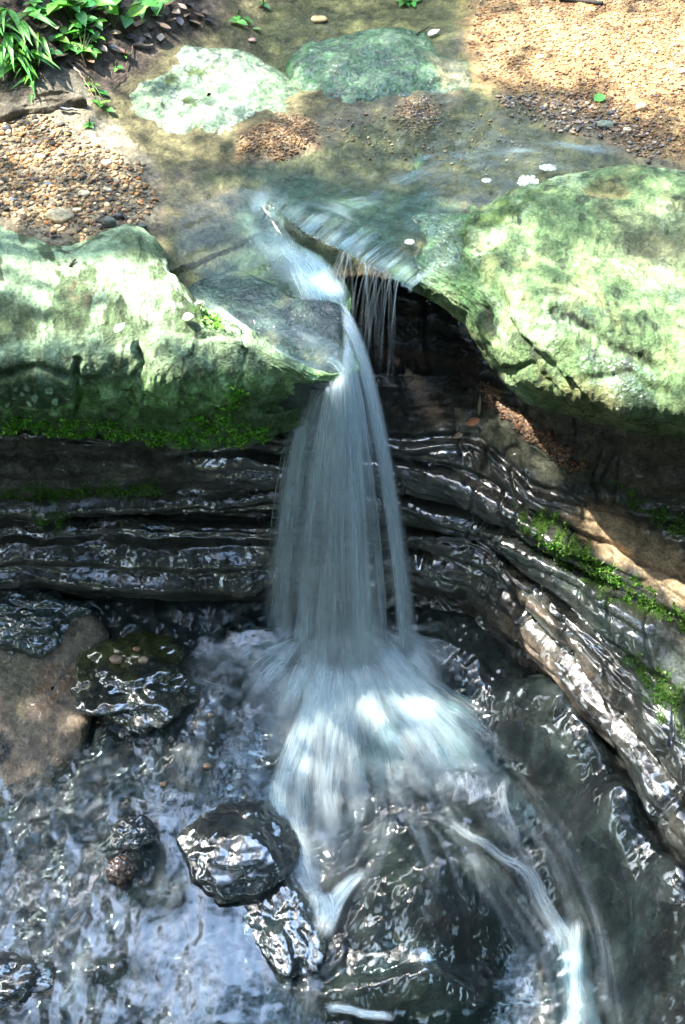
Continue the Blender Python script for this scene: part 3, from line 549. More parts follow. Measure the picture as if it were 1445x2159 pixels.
_R = {835: [(520, -.12), (540, -.09), (556, -.075), (570, -.07), (580, -.085), (590, -.12)],
      865: [(470, -.10), (515, -.07), (560, -.05), (588, -.055), (598, -.09), (610, -.15)],
      905: [(462, -.09), (525, -.035), (582, -.03), (606, -.06), (616, -.1), (628, -.18)],
      960: [(460, -.08), (540, .0), (605, -.01), (640, -.07), (655, -.13), (668, -.22)],
      1040: [(452, -.02), (560, .06), (670, .03), (735, -.06), (757, -.14), (778, -.26)],
      1110: [(400, -.01), (560, .08), (715, .05), (795, -.06), (818, -.14), (842, -.28)],
      1250: [(364, -.01), (540, .08), (735, .06), (840, -.06), (864, -.15), (886, -.3)],
      1445: [(368, .0), (560, .08), (765, .07), (872, -.04), (897, -.15), (920, -.3)],
      1800: [(380, .0), (600, .08), (840, .06), (945, -.05), (972, -.15), (996, -.3)]}
cols = []
for px, r in _R.items():
    Q = [at(px, a, z) for a, z in r]; cols.append([Q[0] + [0, .08, -.22]] + Q + [Q[-1] + [0, .16, .0], Q[-1] + [0.1, .7, .08]])
def disp_R(P, u, v, px, py):
    k = sstep(840, 960, px)
    d = (.026 * fbm(u * 3, v * 3, 5, seed=91) + .012 * ridged(u * 6, v * 6, 4, seed=92)) * (.35 + .65 * k) + .004 * fbm(u * 30, v * 30, 3, seed=93)
    wx = px + 10 * fbm(px / 40, py / 40, 3, seed=94); wy = py + 10 * fbm(px / 40 + 9, py / 40, 3, seed=95)
    dd, s, _ = ldist(wx, wy, [(985, 500), (972, 545), (1010, 580), (1060, 610), (1072, 660), (1110, 720), (1170, 770)])   # raised slab on the right of this line
    d = d + .035 * sstep(-10, 14, dd * s * -1) * np.exp(-(dd / 160) ** 2) - .012 * np.exp(-(dd / 7) ** 2)
    for ln, w, dep in [([(1015, 650), (1030, 690), (1050, 720)], 9, .02), ([(1165, 672), (1200, 662), (1215, 690), (1235, 690), (1270, 720), (1330, 750), (1380, 770)], 9, .022), ([(1050, 780), (1120, 770), (1170, 820)], 7, .02), ([(1230, 800), (1330, 790), (1400, 830)], 8, .015)]:
        dd, _, _ = ldist(wx, wy, ln); d = d - dep * np.exp(-(dd / w) ** 2)
    d = d - .03 * np.exp(-(((px - 1285) / 60) ** 2 + ((py - 395) / 24) ** 2) ** 2) - .025 * np.exp(-(((px - 1375) / 60) ** 2 + ((py - 515) / 26) ** 2) ** 2)
    return d
def paint_R(P, u, v, px, py):
    f1 = fbm(u * 5, v * 5, 5, seed=101); f2 = fbm(u * 17, v * 17, 5, seed=102); f3 = ridged(u * 6, v * 6, 4, seed=103); f4 = fbm(u * 45, v * 45, 3, seed=104)
    T = np.zeros(P.shape) + np.array([.34, .45, .23]) * (1 + .30 * f1 + .25 * f2)[..., None]
    T = mixc(T, (.17, .27, .13), sstep(.02, .14, f2 + .3 * f3 - .05 + .35 * f4) * .75)
    T = mixc(T, (.50, .62, .42), sstep(.16, .34, f1 + .35 * f4 + .2 * f2) * .8)
    T = mixc(T, (.38, .35, .17), sstep(.1, .5, fbm(u * 8, v * 8, 4, seed=105)) * .5)
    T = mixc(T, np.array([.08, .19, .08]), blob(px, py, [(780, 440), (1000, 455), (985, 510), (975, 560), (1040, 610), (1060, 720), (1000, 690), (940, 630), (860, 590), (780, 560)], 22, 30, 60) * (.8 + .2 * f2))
    T = mixc(T, (.10, .17, .035), blob(px, py, [(1090, 450), (1120, 400), (1150, 400), (1130, 440), (1060, 500), (990, 500), (880, 520), (1010, 470)], 10, 20, 40) * .85)
    T = mixc(T, (.26, .23, .11), blob(px, py, [(1225, 390), (1290, 372), (1330, 395), (1320, 415), (1250, 418)], 10, 12, 40))
    T = mixc(T, (.27, .24, .14), blob(px, py, [(1310, 500), (1380, 480), (1440, 510), (1420, 550), (1330, 545)], 12, 16, 40) * .8)
    T = mixc(T, (.30, .29, .19), blob(px, py, [(1250, 420), (1445, 440), (1500, 600), (1400, 590), (1290, 540), (1290, 470)], 24, 40, 60) * .55)
    T = mixc(T, (.05, .065, .04), np.maximum.reduce([blob(px, py, [(1170, 680), (1200, 660), (1225, 680), (1245, 685), (1235, 705), (1200, 685)], 5, 12, 25), blob(px, py, [(1250, 700), (1300, 725), (1370, 745), (1385, 770), (1300, 745)], 7, 16, 25) * .8, blob(px, py, [(1010, 645), (1030, 650), (1035, 720), (1015, 690)], 6, 8, 25), blob(px, py, [(1130, 695), (1160, 692), (1155, 708), (1135, 706)], 5, 6, 20) * .7]))
    T = mixc(T, (.10, .19, .07), blob(px, py, [(1200, 740), (1300, 750), (1410, 800), (1390, 860), (1300, 860), (1230, 800)], 18, 30, 50) * .7)
    T = mixc(T, (.42, .36, .18), blob(px, py, [(1180, 810), (1260, 800), (1330, 850), (1300, 880), (1190, 860)], 14, 20, 40) * .6)
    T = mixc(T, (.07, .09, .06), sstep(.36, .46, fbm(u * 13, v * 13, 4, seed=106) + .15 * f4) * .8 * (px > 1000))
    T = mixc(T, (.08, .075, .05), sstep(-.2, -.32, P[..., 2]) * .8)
    vn = np.exp(-(fbm(u * 3.1, v * 3.1, 4, seed=403) / .022) ** 2); T = T * (1 - .6 * vn * sstep(-.1, .3, fbm(u * 2, v * 2, 3, seed=404)))[..., None]
    W = .75 * blob(px, py, [(760, 440), (960, 455), (960, 560), (900, 620), (780, 580)], 24) + .6 * blob(px, py, [(1225, 740), (1300, 740), (1400, 800), (1380, 850), (1300, 850), (1230, 790)], 12)
    return T, np.clip(W, 0, 1)
RR, RRP, RRN, RRpx, RRpy = ledge('ledge_rock', 'big pale green ledge rock right of the waterfall with a dark hollow beneath', cols, 640, 520, paint_R, 2, disp_R)

# slab shaped rocks from a traced outline: top surface, rounded rim, sides, closed underside
def slab(name, label, outline, z0, thick, paint, seed, top=lambda x, y: 0 * x, mat=None, edge=.05, dome=.0, nth=420, nr=120, dispa=.02, cat='rock', zfun=None):
    pts = np.array([(p[0], p[1]) for p in outline], float); zz = z0 if zfun is None else 0
    W = at(pts[:, 0], pts[:, 1], np.array([p[2] if len(p) > 2 else z0 for p in outline]))
    c = W.mean(0); t = np.concatenate([[0], np.cumsum(np.linalg.norm(np.diff(np.vstack([W, W[:1]]), axis=0), axis=1))])
    Wc = np.vstack([W, W[:1]]); th = np.linspace(0, t[-1], nth, endpoint=False)
    tt = np.concatenate([t[:-1] - t[-1], t, t[1:] + t[-1]]); WW = np.vstack([W, Wc, np.vstack([W[1:], W[:1]])])
    O = herm(tt, WW, th)
    rs = np.concatenate([np.sqrt(np.linspace(0.0004, 1, nr))]); rings = []
    for r in rs: rings.append(c + (O - c) * r + np.array([0, 0, 1]) * (dome * (1 - r ** 2) - edge * np.clip((r - .82) / .18, 0, 1) ** 3)[..., None] if False else c + (O - c) * r + np.array([0, 0, dome * (1 - r ** 2) - edge * max(0, (r - .8) / .2) ** 3]))
    for k in np.linspace(.1, 1, 24): rings.append(O + np.array([0, 0, -edge - (thick - edge) * k]) + (c - O) * np.array([1, 1, 0]) * .10 * k ** 1.5)
    for r in (.7, .4, .02): rings.append(c + (O - c) * r + np.array([0, 0, -thick]))
    P = np.array(rings); P = np.concatenate([P, P[:, :1]], 1)
    P[..., 2] += top(P[..., 0], P[..., 1])
    Nn = grid_normals(P); Nn *= np.sign(Nn[:nr, :, 2].mean()); Nn[-3:] = (0, 0, -1); Nn[:6] = (0, 0, 1)
    d3 = fbm3(P.reshape(-1, 3) * 4, 4, seed=seed).reshape(P.shape[:2]) * dispa + fbm3(P.reshape(-1, 3) * 16, 3, seed=seed + 1).reshape(P.shape[:2]) * dispa * .35
    d3[:, -1] = d3[:, 0]; P = P + Nn * d3[..., None]
    px, py = proj(P.reshape(-1, 3)); px = px.reshape(P.shape[:2]); py = py.reshape(P.shape[:2])
    T, Wt = paint(P, px, py)
    o = new_mesh(name, P.reshape(-1, 3), grid_faces(*P.shape[:2]), mat or M_ROCK, tint=np.clip(T * .72, .005, .9).reshape(-1, 3), wet=np.broadcast_to(Wt, P.shape[:2]).ravel())
    tag(o, label, cat); return o
def paint_UR1(P, px, py):
    x, y = P[..., 0], P[..., 1]; f1 = fbm(x * 5, y * 5, 5, seed=111); f2 = fbm(x * 16, y * 16, 5, seed=112); f3 = ridged(x * 7, y * 7, 4, seed=113); f4 = fbm(x * 45, y * 45, 3, seed=114)
    T = np.zeros(P.shape) + np.array([.25, .35, .20]) * (1 + .3 * f1 + .25 * f2)[..., None]
    T = mixc(T, (.48, .56, .42), sstep(-.05, .09, f1 + .3 * f4 + .35 * f2) * .85)
    T = mixc(T, (.08, .15, .09), sstep(.0, .12, f2 + .45 * f3 - .15 + .3 * f4) * .8)
    T = mixc(T, (.17, .22, .18), blob(px, py, [(320, 90), (400, 85), (440, 120), (390, 150), (340, 170)], 16) * .7)
    T = mixc(T, (.05, .085, .015), np.maximum.reduce([blob(px, py, [(345, 160), (365, 150), (375, 175), (350, 180)], 5, 10, 20), blob(px, py, [(370, 205), (400, 200), (420, 220), (390, 225)], 5, 10, 20), blob(px, py, [(405, 265), (425, 262), (435, 285), (415, 288)], 5, 10, 20), blob(px, py, [(390, 145), (430, 143), (432, 158), (395, 158)], 5, 10, 20), blob(px, py, [(612, 205), (635, 205), (635, 235), (618, 235)], 6, 10, 20)]))
    T = mixc(T, (.36, .33, .22), blob(px, py, [(220, 230), (290, 235), (330, 270), (300, 310), (240, 330), (210, 280)], 18, 24) * .8)
    T = mixc(T, (.12, .19, .10), blob(px, py, [(560, 130), (660, 170), (670, 260), (560, 280), (540, 220)], 24) * .55)
    vn = np.exp(-(fbm(x * 3.1, y * 3.1, 4, seed=405) / .022) ** 2); T = T * (1 - .6 * vn * sstep(-.1, .3, fbm(x * 2, y * 2, 3, seed=406)))[..., None]
    return T, .15 + .4 * blob(px, py, [(230, 300), (480, 290), (480, 350), (230, 350)], 20)
def paint_UR2(P, px, py):
    x, y = P[..., 0], P[..., 1]; f1 = fbm(x * 5, y * 5, 5, seed=121); f2 = fbm(x * 16, y * 16, 5, seed=122); f4 = fbm(x * 45, y * 45, 3, seed=124)
    T = np.zeros(P.shape) + np.array([.065, .17, .065]) * (1 + .45 * f1 + .4 * f2)[..., None]
    T = mixc(T, (.035, .075, .04), sstep(.0, .2, f2 - .3 * f1 + .3 * f4) * .8)
    T = mixc(T, (.24, .34, .20), sstep(.2, .4, f1 + .4 * f4) * .6)
    T = mixc(T, (.38, .34, .18), blob(px, py, [(910, 120), (990, 130), (1010, 190), (930, 185)], 14) * .7)
    return T, .35
UR1 = slab('boulder', 'low white-green boulder with olive moss spots below the leafy bank', [(300, 135, .03), (335, 98, .04), (420, 85, .05), (520, 100, .03), (600, 140, .02), (660, 185, -.01), (668, 245, -.03), (590, 275, -.02), (510, 305, -.01), (480, 345, -.03), (390, 340, -.03), (255, 338, -.03), (212, 275, .0), (240, 195, .03)], 0, .22, paint_UR1, 131, dome=.04, edge=.05, dispa=.028)
UR2 = slab('boulder', 'dark green streaked boulder half under water beside the orange gravel bar', [(620, 105, -.02), (680, 78, -.02), (740, 66, -.02), (900, 60, -.02), (975, 110, -.03), (1020, 165, -.03), (985, 212, -.03), (900, 230, -.03), (800, 244, -.02), (700, 252, -.03), (640, 225, -.02), (610, 160, .0)], 0, .2, paint_UR2, 133, dome=.075, edge=.04, dispa=.03)
def paint_CS(P, px, py):
    x, y = P[..., 0], P[..., 1]; f1 = fbm(x * 5, y * 5, 5, seed=141); f2 = fbm(x * 16, y * 16, 5, seed=142)
    T = np.zeros(P.shape) + np.array([.028, .062, .042]) * (1 + .6 * f1 + .5 * f2)[..., None]
    T = mixc(T, (.15, .17, .09), sstep(.2, .4, f1 + .3 * f2) * .7)
    T = mixc(T, (.02, .04, .035), blob(px, py, [(620, 620), (715, 632), (722, 800), (690, 700), (640, 650)], 12) * .7)
    return T * 1.1, .35
CS = slab('rock_slab', 'dark wet rock slab at the lip where the water pours over', [(400, 598, -.10), (500, 566, -.105), (570, 590, -.11), (622, 622, -.095), (668, 628, -.09), (712, 633, -.10), (719, 700, -.12), (721, 760, -.135), (717, 795, -.15), (690, 812, -.16), (640, 806, -.15), (560, 770, -.13), (470, 690, -.11)], 0, .20, paint_CS, 143, edge=.012, dispa=.012)
def paint_bankstone(P, px, py):
    x, y = P[..., 0], P[..., 1]; f1 = fbm(x * 7, y * 7, 5, seed=151); f2 = fbm(x * 24, y * 24, 4, seed=152)
    return np.zeros(P.shape) + np.array([.16, .14, .10]) * (1 + .4 * f1 + .5 * f2)[..., None], 0.0
slab('bank_stone', 'flat grey-brown stone edge jutting from the soil bank above the left gravel', [(-80, 205, .13), (0, 185, .15), (60, 175, .16), (110, 185, .15), (160, 190, .13), (185, 205, .11), (150, 215, .10), (95, 228, .10), (50, 232, .10), (0, 245, .10), (-80, 250, .1)], 0, .09, paint_bankstone, 153, edge=.02, dispa=.02, nth=240, nr=60)

# ------------------------------------------------------------------ separate boulders on the gorge floor
def boulder(name, label, px, py, rx, ry, h, tint, seed, sink=.42, wet=1.0, sub=6, mat=None, rough=.24, paint=None, group=None, rz=0.0, f=floorL):
    c = hit(px, py, f)[0]; sc = np.linalg.norm(c - CAM) * TV / (PH / 2)
    V, F = ico(sub); V = V.copy(); r = 1 + rough * 1.5 * fbm3(V * 1.9 + seed * 1.37, 5, gain=.42, seed=seed) + rough * .12 * fbm3(V * 6 + seed, 3, seed=seed + 1)
    V = V * r[:, None]; R = rotz(rz); S = np.array([rx * sc, ry * sc * 1.15, h]); V = (V * S) @ R.T + c + [0, 0, h * (1 - 2 * sink) * .5]
    qx, qy = proj(V); f1 = fbm3(V * 7, 4, seed=seed + 3); f2 = fbm3(V * 30, 3, seed=seed + 4)
    T = np.asarray(tint) * (1 + .6 * f1 + .45 * f2)[:, None]; W = np.full(len(V), float(wet))
    if paint is not None: T, W = paint(V, qx, qy, f1, f2, T, W)
    o = new_mesh(name, V, F, mat or M_FLOOR, tint=np.clip(T, .004, .9), wet=W); tag(o, label, 'rock', group); return o
def p_moss(V, qx, qy, f1, f2, T, W):
    m = sstep(-.3, .3, f1 - .004 * (qy - 1390) + .1) * sstep(420, 330, qx); return mixc(T, (.045, .055, .008), m), W
boulder('boulder', 'rounded dark rock with olive moss and tan pebbles left of the splash', 292, 1425, 128, 112, .10, (.012, .02, .016), 201, paint=p_moss, rough=.24, sink=.42)
boulder('boulder', 'dark wet lump of rock at the left edge under the wall', 55, 1305, 125, 70, .12, (.02, .04, .038), 205)
boulder('boulder', 'glossy black dome of rock low in the stream left of the cascade', 505, 1785, 124, 112, .12, (.007, .014, .015), 209, sink=.45, rough=.12)
boulder('boulder', 'dark green wet rock sloping down behind the splash below the black dome', 600, 1930, 86, 125, .08, (.010, .022, .02), 213, rz=.35)
boulder('boulder', 'small dark rock standing in the stream with white water around it', 282, 1765, 42, 34, .07, (.03, .038, .04), 217, sub=5)
boulder('boulder', 'brown round stone in the shallow stream below the small dark rock', 255, 1838, 28, 24, .06, (.14, .075, .05), 221, sub=5)
boulder('boulder', 'low dark rock at the bottom left corner of the stream', 20, 2065, 80, 60, .08, (.018, .024, .025), 225, sub=5)
def p_slab(P, px, py):
    x, y = P[..., 0], P[..., 1]; f1 = fbm(x * 5, y * 5, 5, seed=161); f2 = fbm(x * 20, y * 20, 5, seed=162)
    T = np.zeros(P.shape) + np.array([.26, .20, .14]) * (1 + .35 * f1 + .3 * f2)[..., None]
    T = mixc(T, (.22, .11, .04), blob(px, py, [(50, 1410), (150, 1400), (170, 1460), (80, 1500)], 14, 24, 30) * sstep(-.3, .2, f2) * .8)
    T = mixc(T, (.20, .19, .10), sstep(0, .3, f1) * .6); T = mixc(T, (.012, .012, .012), blob(px, py, [(-30, 1530), (20, 1540), (25, 1600), (-30, 1620)], 8, 10, 20))
    return T, .35
slab('flat_rock', 'flat sandy brown rock shelf at the left edge beside the mossy boulder', [(-80, 1330, -1.50), (60, 1345, -1.50), (110, 1300, -1.46), (210, 1295, -1.44), (225, 1330, -1.49), (195, 1390, -1.54), (198, 1460, -1.59), (180, 1540, -1.66), (140, 1610, -1.72), (80, 1650, -1.76), (-80, 1700, -1.80)], 0, .2, p_slab, 163, edge=.03, dispa=.02)

# ------------------------------------------------------------------ water
def zw_up(x, y): return -.012 + 0.02 * (y - 4.9) * .3
gx = np.linspace(-1.0, 1.9, 300); gy = np.linspace(4.5, 8.5, 330); X, Y = np.meshgrid(gx, gy, indexing='ij')
d, s, al = ldist(X, Y, crack_xy); sd = -d * s
Zw = np.maximum(zw_up(X, Y) * 1.0, -9); low = sstep(0, .05, sd) * (d < .9) * sstep(0, .55, al)
Zw = np.where(low > .02, zw_up(X, Y) - .09 * low, Zw) + .0015 * fbm(X * 12, Y * 12, 2, seed=171); Zb = bedZ(X, Y)
wx, wy = proj(np.stack([X, Y, Zw], -1).reshape(-1, 3)); wx = wx.reshape(X.shape); wy = wy.reshape(X.shape)
reg = sdist(wx, wy, [(340, 380), (500, 360), (560, 340), (480, 260), (560, 20), (600, -80), (1000, -80), (980, 90), (1010, 180), (1250, 240), (1400, 320), (1500, 390), (1110, 400), (1080, 460), (985, 500), (860, 575), (838, 580), (760, 545), (690, 590), (640, 622), (560, 600), (450, 620), (360, 560)])
keep = (reg > -4) & (Zw > Zb - .02)
V, F, fo, ed = prune(np.stack([X, Y, Zw], -1).reshape(-1, 3), grid_faces(*X.shape), keep.ravel(), np.zeros(X.size), (sstep(-.002, .03, Zw - Zb) * sstep(-4, 46, reg)).ravel())
tag(new_mesh('stream_water', V, F, M_WATER, attrs={'foam': fo, 'edge': ed}), 'clear shallow stream water running over sand to the lip', 'water', kind='structure')
gx = np.linspace(-1.5, 1.5, 420); gy = np.linspace(2.2, 4.6, 400); X, Y = np.meshgrid(gx, gy, indexing='ij')
Zs = _floor(X, Y) + .043; Zs = np.clip(Zs, -2.6, -.9) + .006 * fbm(X * 6, Y * 6, 3, seed=175) + .0015 * ridged(X * 13, Y * 9, 2, seed=176); Zb = floorZ(X, Y)
wx, wy = proj(np.stack([X, Y, Zs], -1).reshape(-1, 3)); wx = wx.reshape(X.shape); wy = wy.reshape(X.shape)
reg = sdist(wx + 30 * fbm(wx / 50, wy / 50, 3, seed=177), wy + 30 * fbm(wx / 50 + 5, wy / 50, 3, seed=178), [(-200, 1600), (60, 1600), (180, 1560), (330, 1500), (420, 1340), (520, 1300), (900, 1330), (1000, 1500), (1120, 1700), (1250, 1980), (1290, 2300), (-200, 2300)])
keep = (reg > 0) & (Zs > Zb - .015)
fo = .0 * sstep(.1, .8, fbm(X * 6, Y * 3, 4, seed=179)) * sstep(-260, 60, -np.abs(wx - 380)) * sstep(1850, 2080, wy)
V, F, fo, ed = prune(np.stack([X, Y, Zs], -1).reshape(-1, 3), grid_faces(*X.shape), keep.ravel(), fo.ravel(), (sstep(-.004, .012, Zs - Zb) * sstep(0, 60, reg)).ravel())
tag(new_mesh('pool_water', V, F, M_POOL, attrs={'foam': fo, 'edge': ed}), 'shallow rippled water sliding over the dark floor reflecting the sky', 'water', kind='structure')

class Ribbons:
    def __init__(s, up=None): s.up = up; s.V = []; s.F = []; s.D = []; s.L = []; s.n = 0; s.k = 0
    def add(s, path, width, dens, twist=0.0, arch=.18, m=7, n=40, fade=(.08, .15), voff=None, up=None):
        path = np.asarray(path, float); t = np.concatenate([[0], np.cumsum(np.linalg.norm(np.diff(path, axis=0), axis=1))]); tq = np.linspace(0, t[-1], n); P = herm(t, path, tq)
        w = np.interp(tq / t[-1], np.linspace(0, 1, len(np.atleast_1d(width))), np.atleast_1d(width)); de = np.interp(tq / t[-1], np.linspace(0, 1, len(np.atleast_1d(dens))), np.atleast_1d(dens))
        tg = np.gradient(P, axis=0); tg /= np.linalg.norm(tg, axis=1)[:, None]
        up = s.up if up is None else up; ref = (CAM - P) if up is None else np.broadcast_to(np.asarray(up, float), P.shape); ref = ref / np.linalg.norm(ref, axis=1)[:, None]
        a = np.cross(tg, ref); a /= np.linalg.norm(a, axis=1)[:, None] + 1e-9; b = np.cross(a, tg)
        a2 = a * math.cos(twist) + b * math.sin(twist); b2 = np.cross(a2, tg)
        q = np.linspace(-1, 1, m); V = P[:, None] + a2[:, None] * (q[None, :, None] * w[:, None, None] * .5) + b2[:, None] * ((1 - q ** 2)[None, :, None] * w[:, None, None] * arch)
        e = np.clip(tq / t[-1] / max(fade[0], 1e-4), 0, 1) * np.clip((1 - tq / t[-1]) / max(fade[1], 1e-4), 0, 1)
        D = de[:, None] * e[:, None] * (1 - np.abs(q)[None] ** 2.2)
        L = np.stack([q[None] * w.mean() * .5 + 0 * tq[:, None], tq[:, None] + 0 * q[None], np.full(D.shape, s.k * 7.37)], -1)
        s.V.append(V.reshape(-1, 3)); s.F.append(grid_faces(n, m, s.n)); s.D.append(D.ravel()); s.L.append(L.reshape(-1, 3)); s.n += n * m; s.k += 1
    def build(s, name, mat):
        return new_mesh(name, np.concatenate(s.V), np.concatenate(s.F), mat, attrs={'dens': np.concatenate(s.D), 'flow': np.concatenate(s.L)})
def drop(S, E, n=16, lift=0.0):
    q = np.linspace(0, 1, n)[:, None]; P = S + (E - S) * np.array([1, 1, 0]) * q; P[:, 2] = S[2] + lift * q[:, 0] + (E[2] - S[2] - lift) * q[:, 0] ** 2; return P
R = random.Random(5)
fall = Ribbons()
lip = np.array([at(712, 640, -.11), at(718, 690, -.12), at(721, 740, -.13), at(720, 785, -.145), at(700, 806, -.16), at(665, 812, -.165)])
lip = lip + [0.006, 0, .012]
def lip_at(s): return herm(np.linspace(0, 1, len(lip)), lip, np.array([s]))[0]
ends_px = [(875, 1395), (858, 1400), (835, 1405), (790, 1415), (740, 1420), (690, 1415), (640, 1395), (600, 1365), (566, 1320)]
def end_at(e):
    q = herm(np.linspace(0, 1, len(ends_px)), np.array(ends_px, float), np.array([e]))[0]; return hit(q[0], q[1], floorL)[0] + [0, 0, .01]
for i in range(46):                                            # main body
    e = .33 + .45 * (i + R.random()) / 52; s = np.clip(.30 + (e - .33) / .45 * .62 + R.uniform(-.06, .06), 0, 1)
    fall.add(drop(lip_at(s), end_at(e)), [.03, R.uniform(.05, .10), R.uniform(.07, .13)], [R.uniform(.35, .7), R.uniform(.05, .38) * R.uniform(.5, 1.2), R.uniform(.05, .4)], twist=R.uniform(-.6, .6), fade=(.02, R.uniform(.03, .14)))
for i in range(20):                                            # strand on the right
    e = -.02 + .21 * R.random(); s = np.clip(.02 + e * 1.3 + R.uniform(-.03, .05), 0, 1)
    fall.add(drop(lip_at(s), end_at(e)), [.025, R.uniform(.03, .06), R.uniform(.04, .07)], [R.uniform(.25, .5), R.uniform(.05, .25), R.uniform(.03, .18)], twist=R.uniform(-.5, .5), fade=(.02, .1))
for i in range(30):                                            # thin veil on the left
    e = .74 + .26 * R.random(); s = np.clip(.86 + R.uniform(-.08, .14), 0, 1)
    fall.add(drop(lip_at(s), end_at(e)), [.02, R.uniform(.04, .08), R.uniform(.05, .10)], [R.uniform(.25, .4), R.uniform(.1, .25), R.uniform(.1, .25)], twist=R.uniform(-.5, .5), fade=(.05, .12))
for i in range(46):                                            # narrow white strands
    e = R.random() ** .9; e = e if not .19 < e < .29 else e + .2; s = np.clip(e * .95 + R.uniform(-.04, .04), 0, 1)
    fall.add(drop(lip_at(s), end_at(e)), [.012, R.uniform(.012, .022), R.uniform(.016, .034)], [R.uniform(.4, .9), R.uniform(.2, .9), R.uniform(.3, .8)], twist=R.uniform(-.6, .6), fade=(.02, R.uniform(.02, .1)))
for i in range(420):                                           # single bright threads
    e = R.random() ** .85 * 1.02; e = e if not .19 < e < .29 else e + .2; s = np.clip(e * .95 + R.uniform(-.06, .06), 0, 1)
    p = drop(lip_at(s), end_at(e), 30); a = R.uniform(.05, .6); b = min(1, a + R.uniform(.2, .5)); p = p[int(a * 29):max(int(b * 29), int(a * 29) + 4)]
    fall.add(p + [R.uniform(-.02, .02), R.uniform(-.05, .02), 0], R.uniform(.0025, .007), R.uniform(.25, .9), m=3, n=16, fade=(.2, .3))
cr = herm(np.linspace(0, 1, len(CRACK)), np.array(CRACK, float), np.linspace(0, 1, 200))
for i in range(40):                                            # water dropping into the gap behind the slab
    k = R.uniform(.58, .90); q = cr[int(k * 199)]; S = at(q[0], q[1] + 4, -.01); E = at(q[0] - R.uniform(-15, 55), q[1] + R.uniform(70, 170), -.42); E[1] = S[1] - R.uniform(.06, .16)
    fall.add(drop(S, E), [.006, R.uniform(.003, .022)], [R.uniform(.25, .7), R.uniform(.05, .35)], fade=(.03, R.uniform(.3, .7)), m=5, n=24)
for i in range(6):
    S = at(R.uniform(680, 712), R.uniform(600, 622), -.10); E = end_at(R.uniform(.0, .2)); fall.add(drop(S, E), [.03, .06, .07], [.5, .2, .08], twist=R.uniform(-.5, .5), fade=(.05, .2))
for i in range(9):                                             # drip from the underside of the left ledge
    q = 380 + R.uniform(-8, 12); S = at(q, 936, -.5); E = atY(q + R.uniform(5, 22), 1070, S[1] + .12); fall.add(np.array([S, S * .5 + E * .5, E]), R.uniform(.003, .008), R.uniform(.12, .4), m=3, n=16)
tag(fall.build('waterfall', M_FOAM), 'silky white curtain of water falling from the notch between the ledges', 'waterfall', kind='structure')

casc = Ribbons((0, .25, 1))
def fl(path, h=.02):
    q = np.array(path, float); n = max(8, len(q) * 5); t = np.concatenate([[0], np.cumsum(np.hypot(*np.diff(q, axis=0).T))]); Q = herm(t, q, np.linspace(0, t[-1], n))
    P = hit(Q[:, 0], Q[:, 1], floorS)
    P[:, 2] = np.maximum(floorL(P[:, 0], P[:, 1]), P[:, 2] - .015) + .6 * h; return P
def jit(path, a): ox, oy = R.gauss(0, a), R.gauss(0, a * .5); return [(x + ox + R.gauss(0, a * .25), y + oy + R.gauss(0, a * .2)) for x, y in path]
def stream(path, n, spread, w, de, h=.02, **kw):
    for _ in range(n): casc.add(fl(jit(path, spread), R.uniform(.5, 1.5) * h), [R.uniform(.5, 1) * w[0], R.uniform(.6, 1.2) * w[-1]], [R.uniform(.6, 1.1) * d for d in de], twist=R.uniform(-.15, .15), arch=.08, n=44, **kw)
fan = [((600, 1350), (470, 1400), (330, 1440)), ((600, 1370), (490, 1430), (400, 1500)), ((610, 1380), (540, 1450), (470, 1560)), ((640, 1400), (590, 1500), (560, 1640)), ((690, 1430), (650, 1540), (600, 1700), (640, 1850), (680, 1920)), ((720, 1440), (690, 1560), (680, 1700), (700, 1850)), ((740, 1440), (745, 1560), (760, 1720)), ((760, 1440), (800, 1560), (830, 1700)), ((780, 1435), (860, 1560), (920, 1690)), ((800, 1430), (920, 1560), (1000, 1700)), ((820, 1430), (960, 1560), (1070, 1690)), ((840, 1425), (960, 1510), (1060, 1610))]
for i, p in enumerate(fan):
    left = i < 4
    stream(p, 10 if not left else 7, 18, (.06, .12), (1.2, .7, .25) if not left else (.4, .2, .06), .03, fade=(.15, .5))
for _ in range(200):                                          # boil where the fall lands: short bursts outwards
    x0 = R.uniform(600, 865); y0 = R.uniform(1335, 1440) - .0004 * (x0 - 720) ** 2; L = R.uniform(60, 170); a = math.atan2(y0 + 60 - 1330, x0 - 722) + R.gauss(0, .2)
    casc.add(fl([(x0, y0), (x0 + .5 * L * math.cos(a), y0 + .45 * L * abs(math.sin(a))), (x0 + L * math.cos(a), y0 + .8 * L * abs(math.sin(a)) + 12)], R.uniform(.02, .09)), [R.uniform(.03, .06), R.uniform(.06, .12)], [R.uniform(.5, 1.3), R.uniform(.3, .8)], twist=R.uniform(-.5, .5), arch=.15, n=20, fade=(.35, .55))
stream([(850, 1430), (960, 1540), (1060, 1640)], 14, 22, (.05, .09), (.6, .45, .2), .03, fade=(.15, .5)); stream([(800, 1450), (900, 1600), (980, 1700)], 10, 22, (.05, .09), (.7, .45, .2), .03, fade=(.15, .5))
stream([(690, 1440), (660, 1540), (610, 1680)], 6, 8, (.05, .07), (.9, .7, .2), .035, fade=(.1, .4)); stream([(735, 1425), (730, 1480), (715, 1560)], 16, 26, (.06, .07), (1.3, .6), .04, fade=(.1, .5))
stream([(800, 1440), (880, 1540), (960, 1640)], 8, 12, (.07, .07), (.9, .6, .25), .04, fade=(.1, .4))
stream([(600, 1690), (630, 1800), (665, 1900), (700, 1960)], 9, 12, (.05, .08), (.3, .4, .55), .03, fade=(.2, .2))
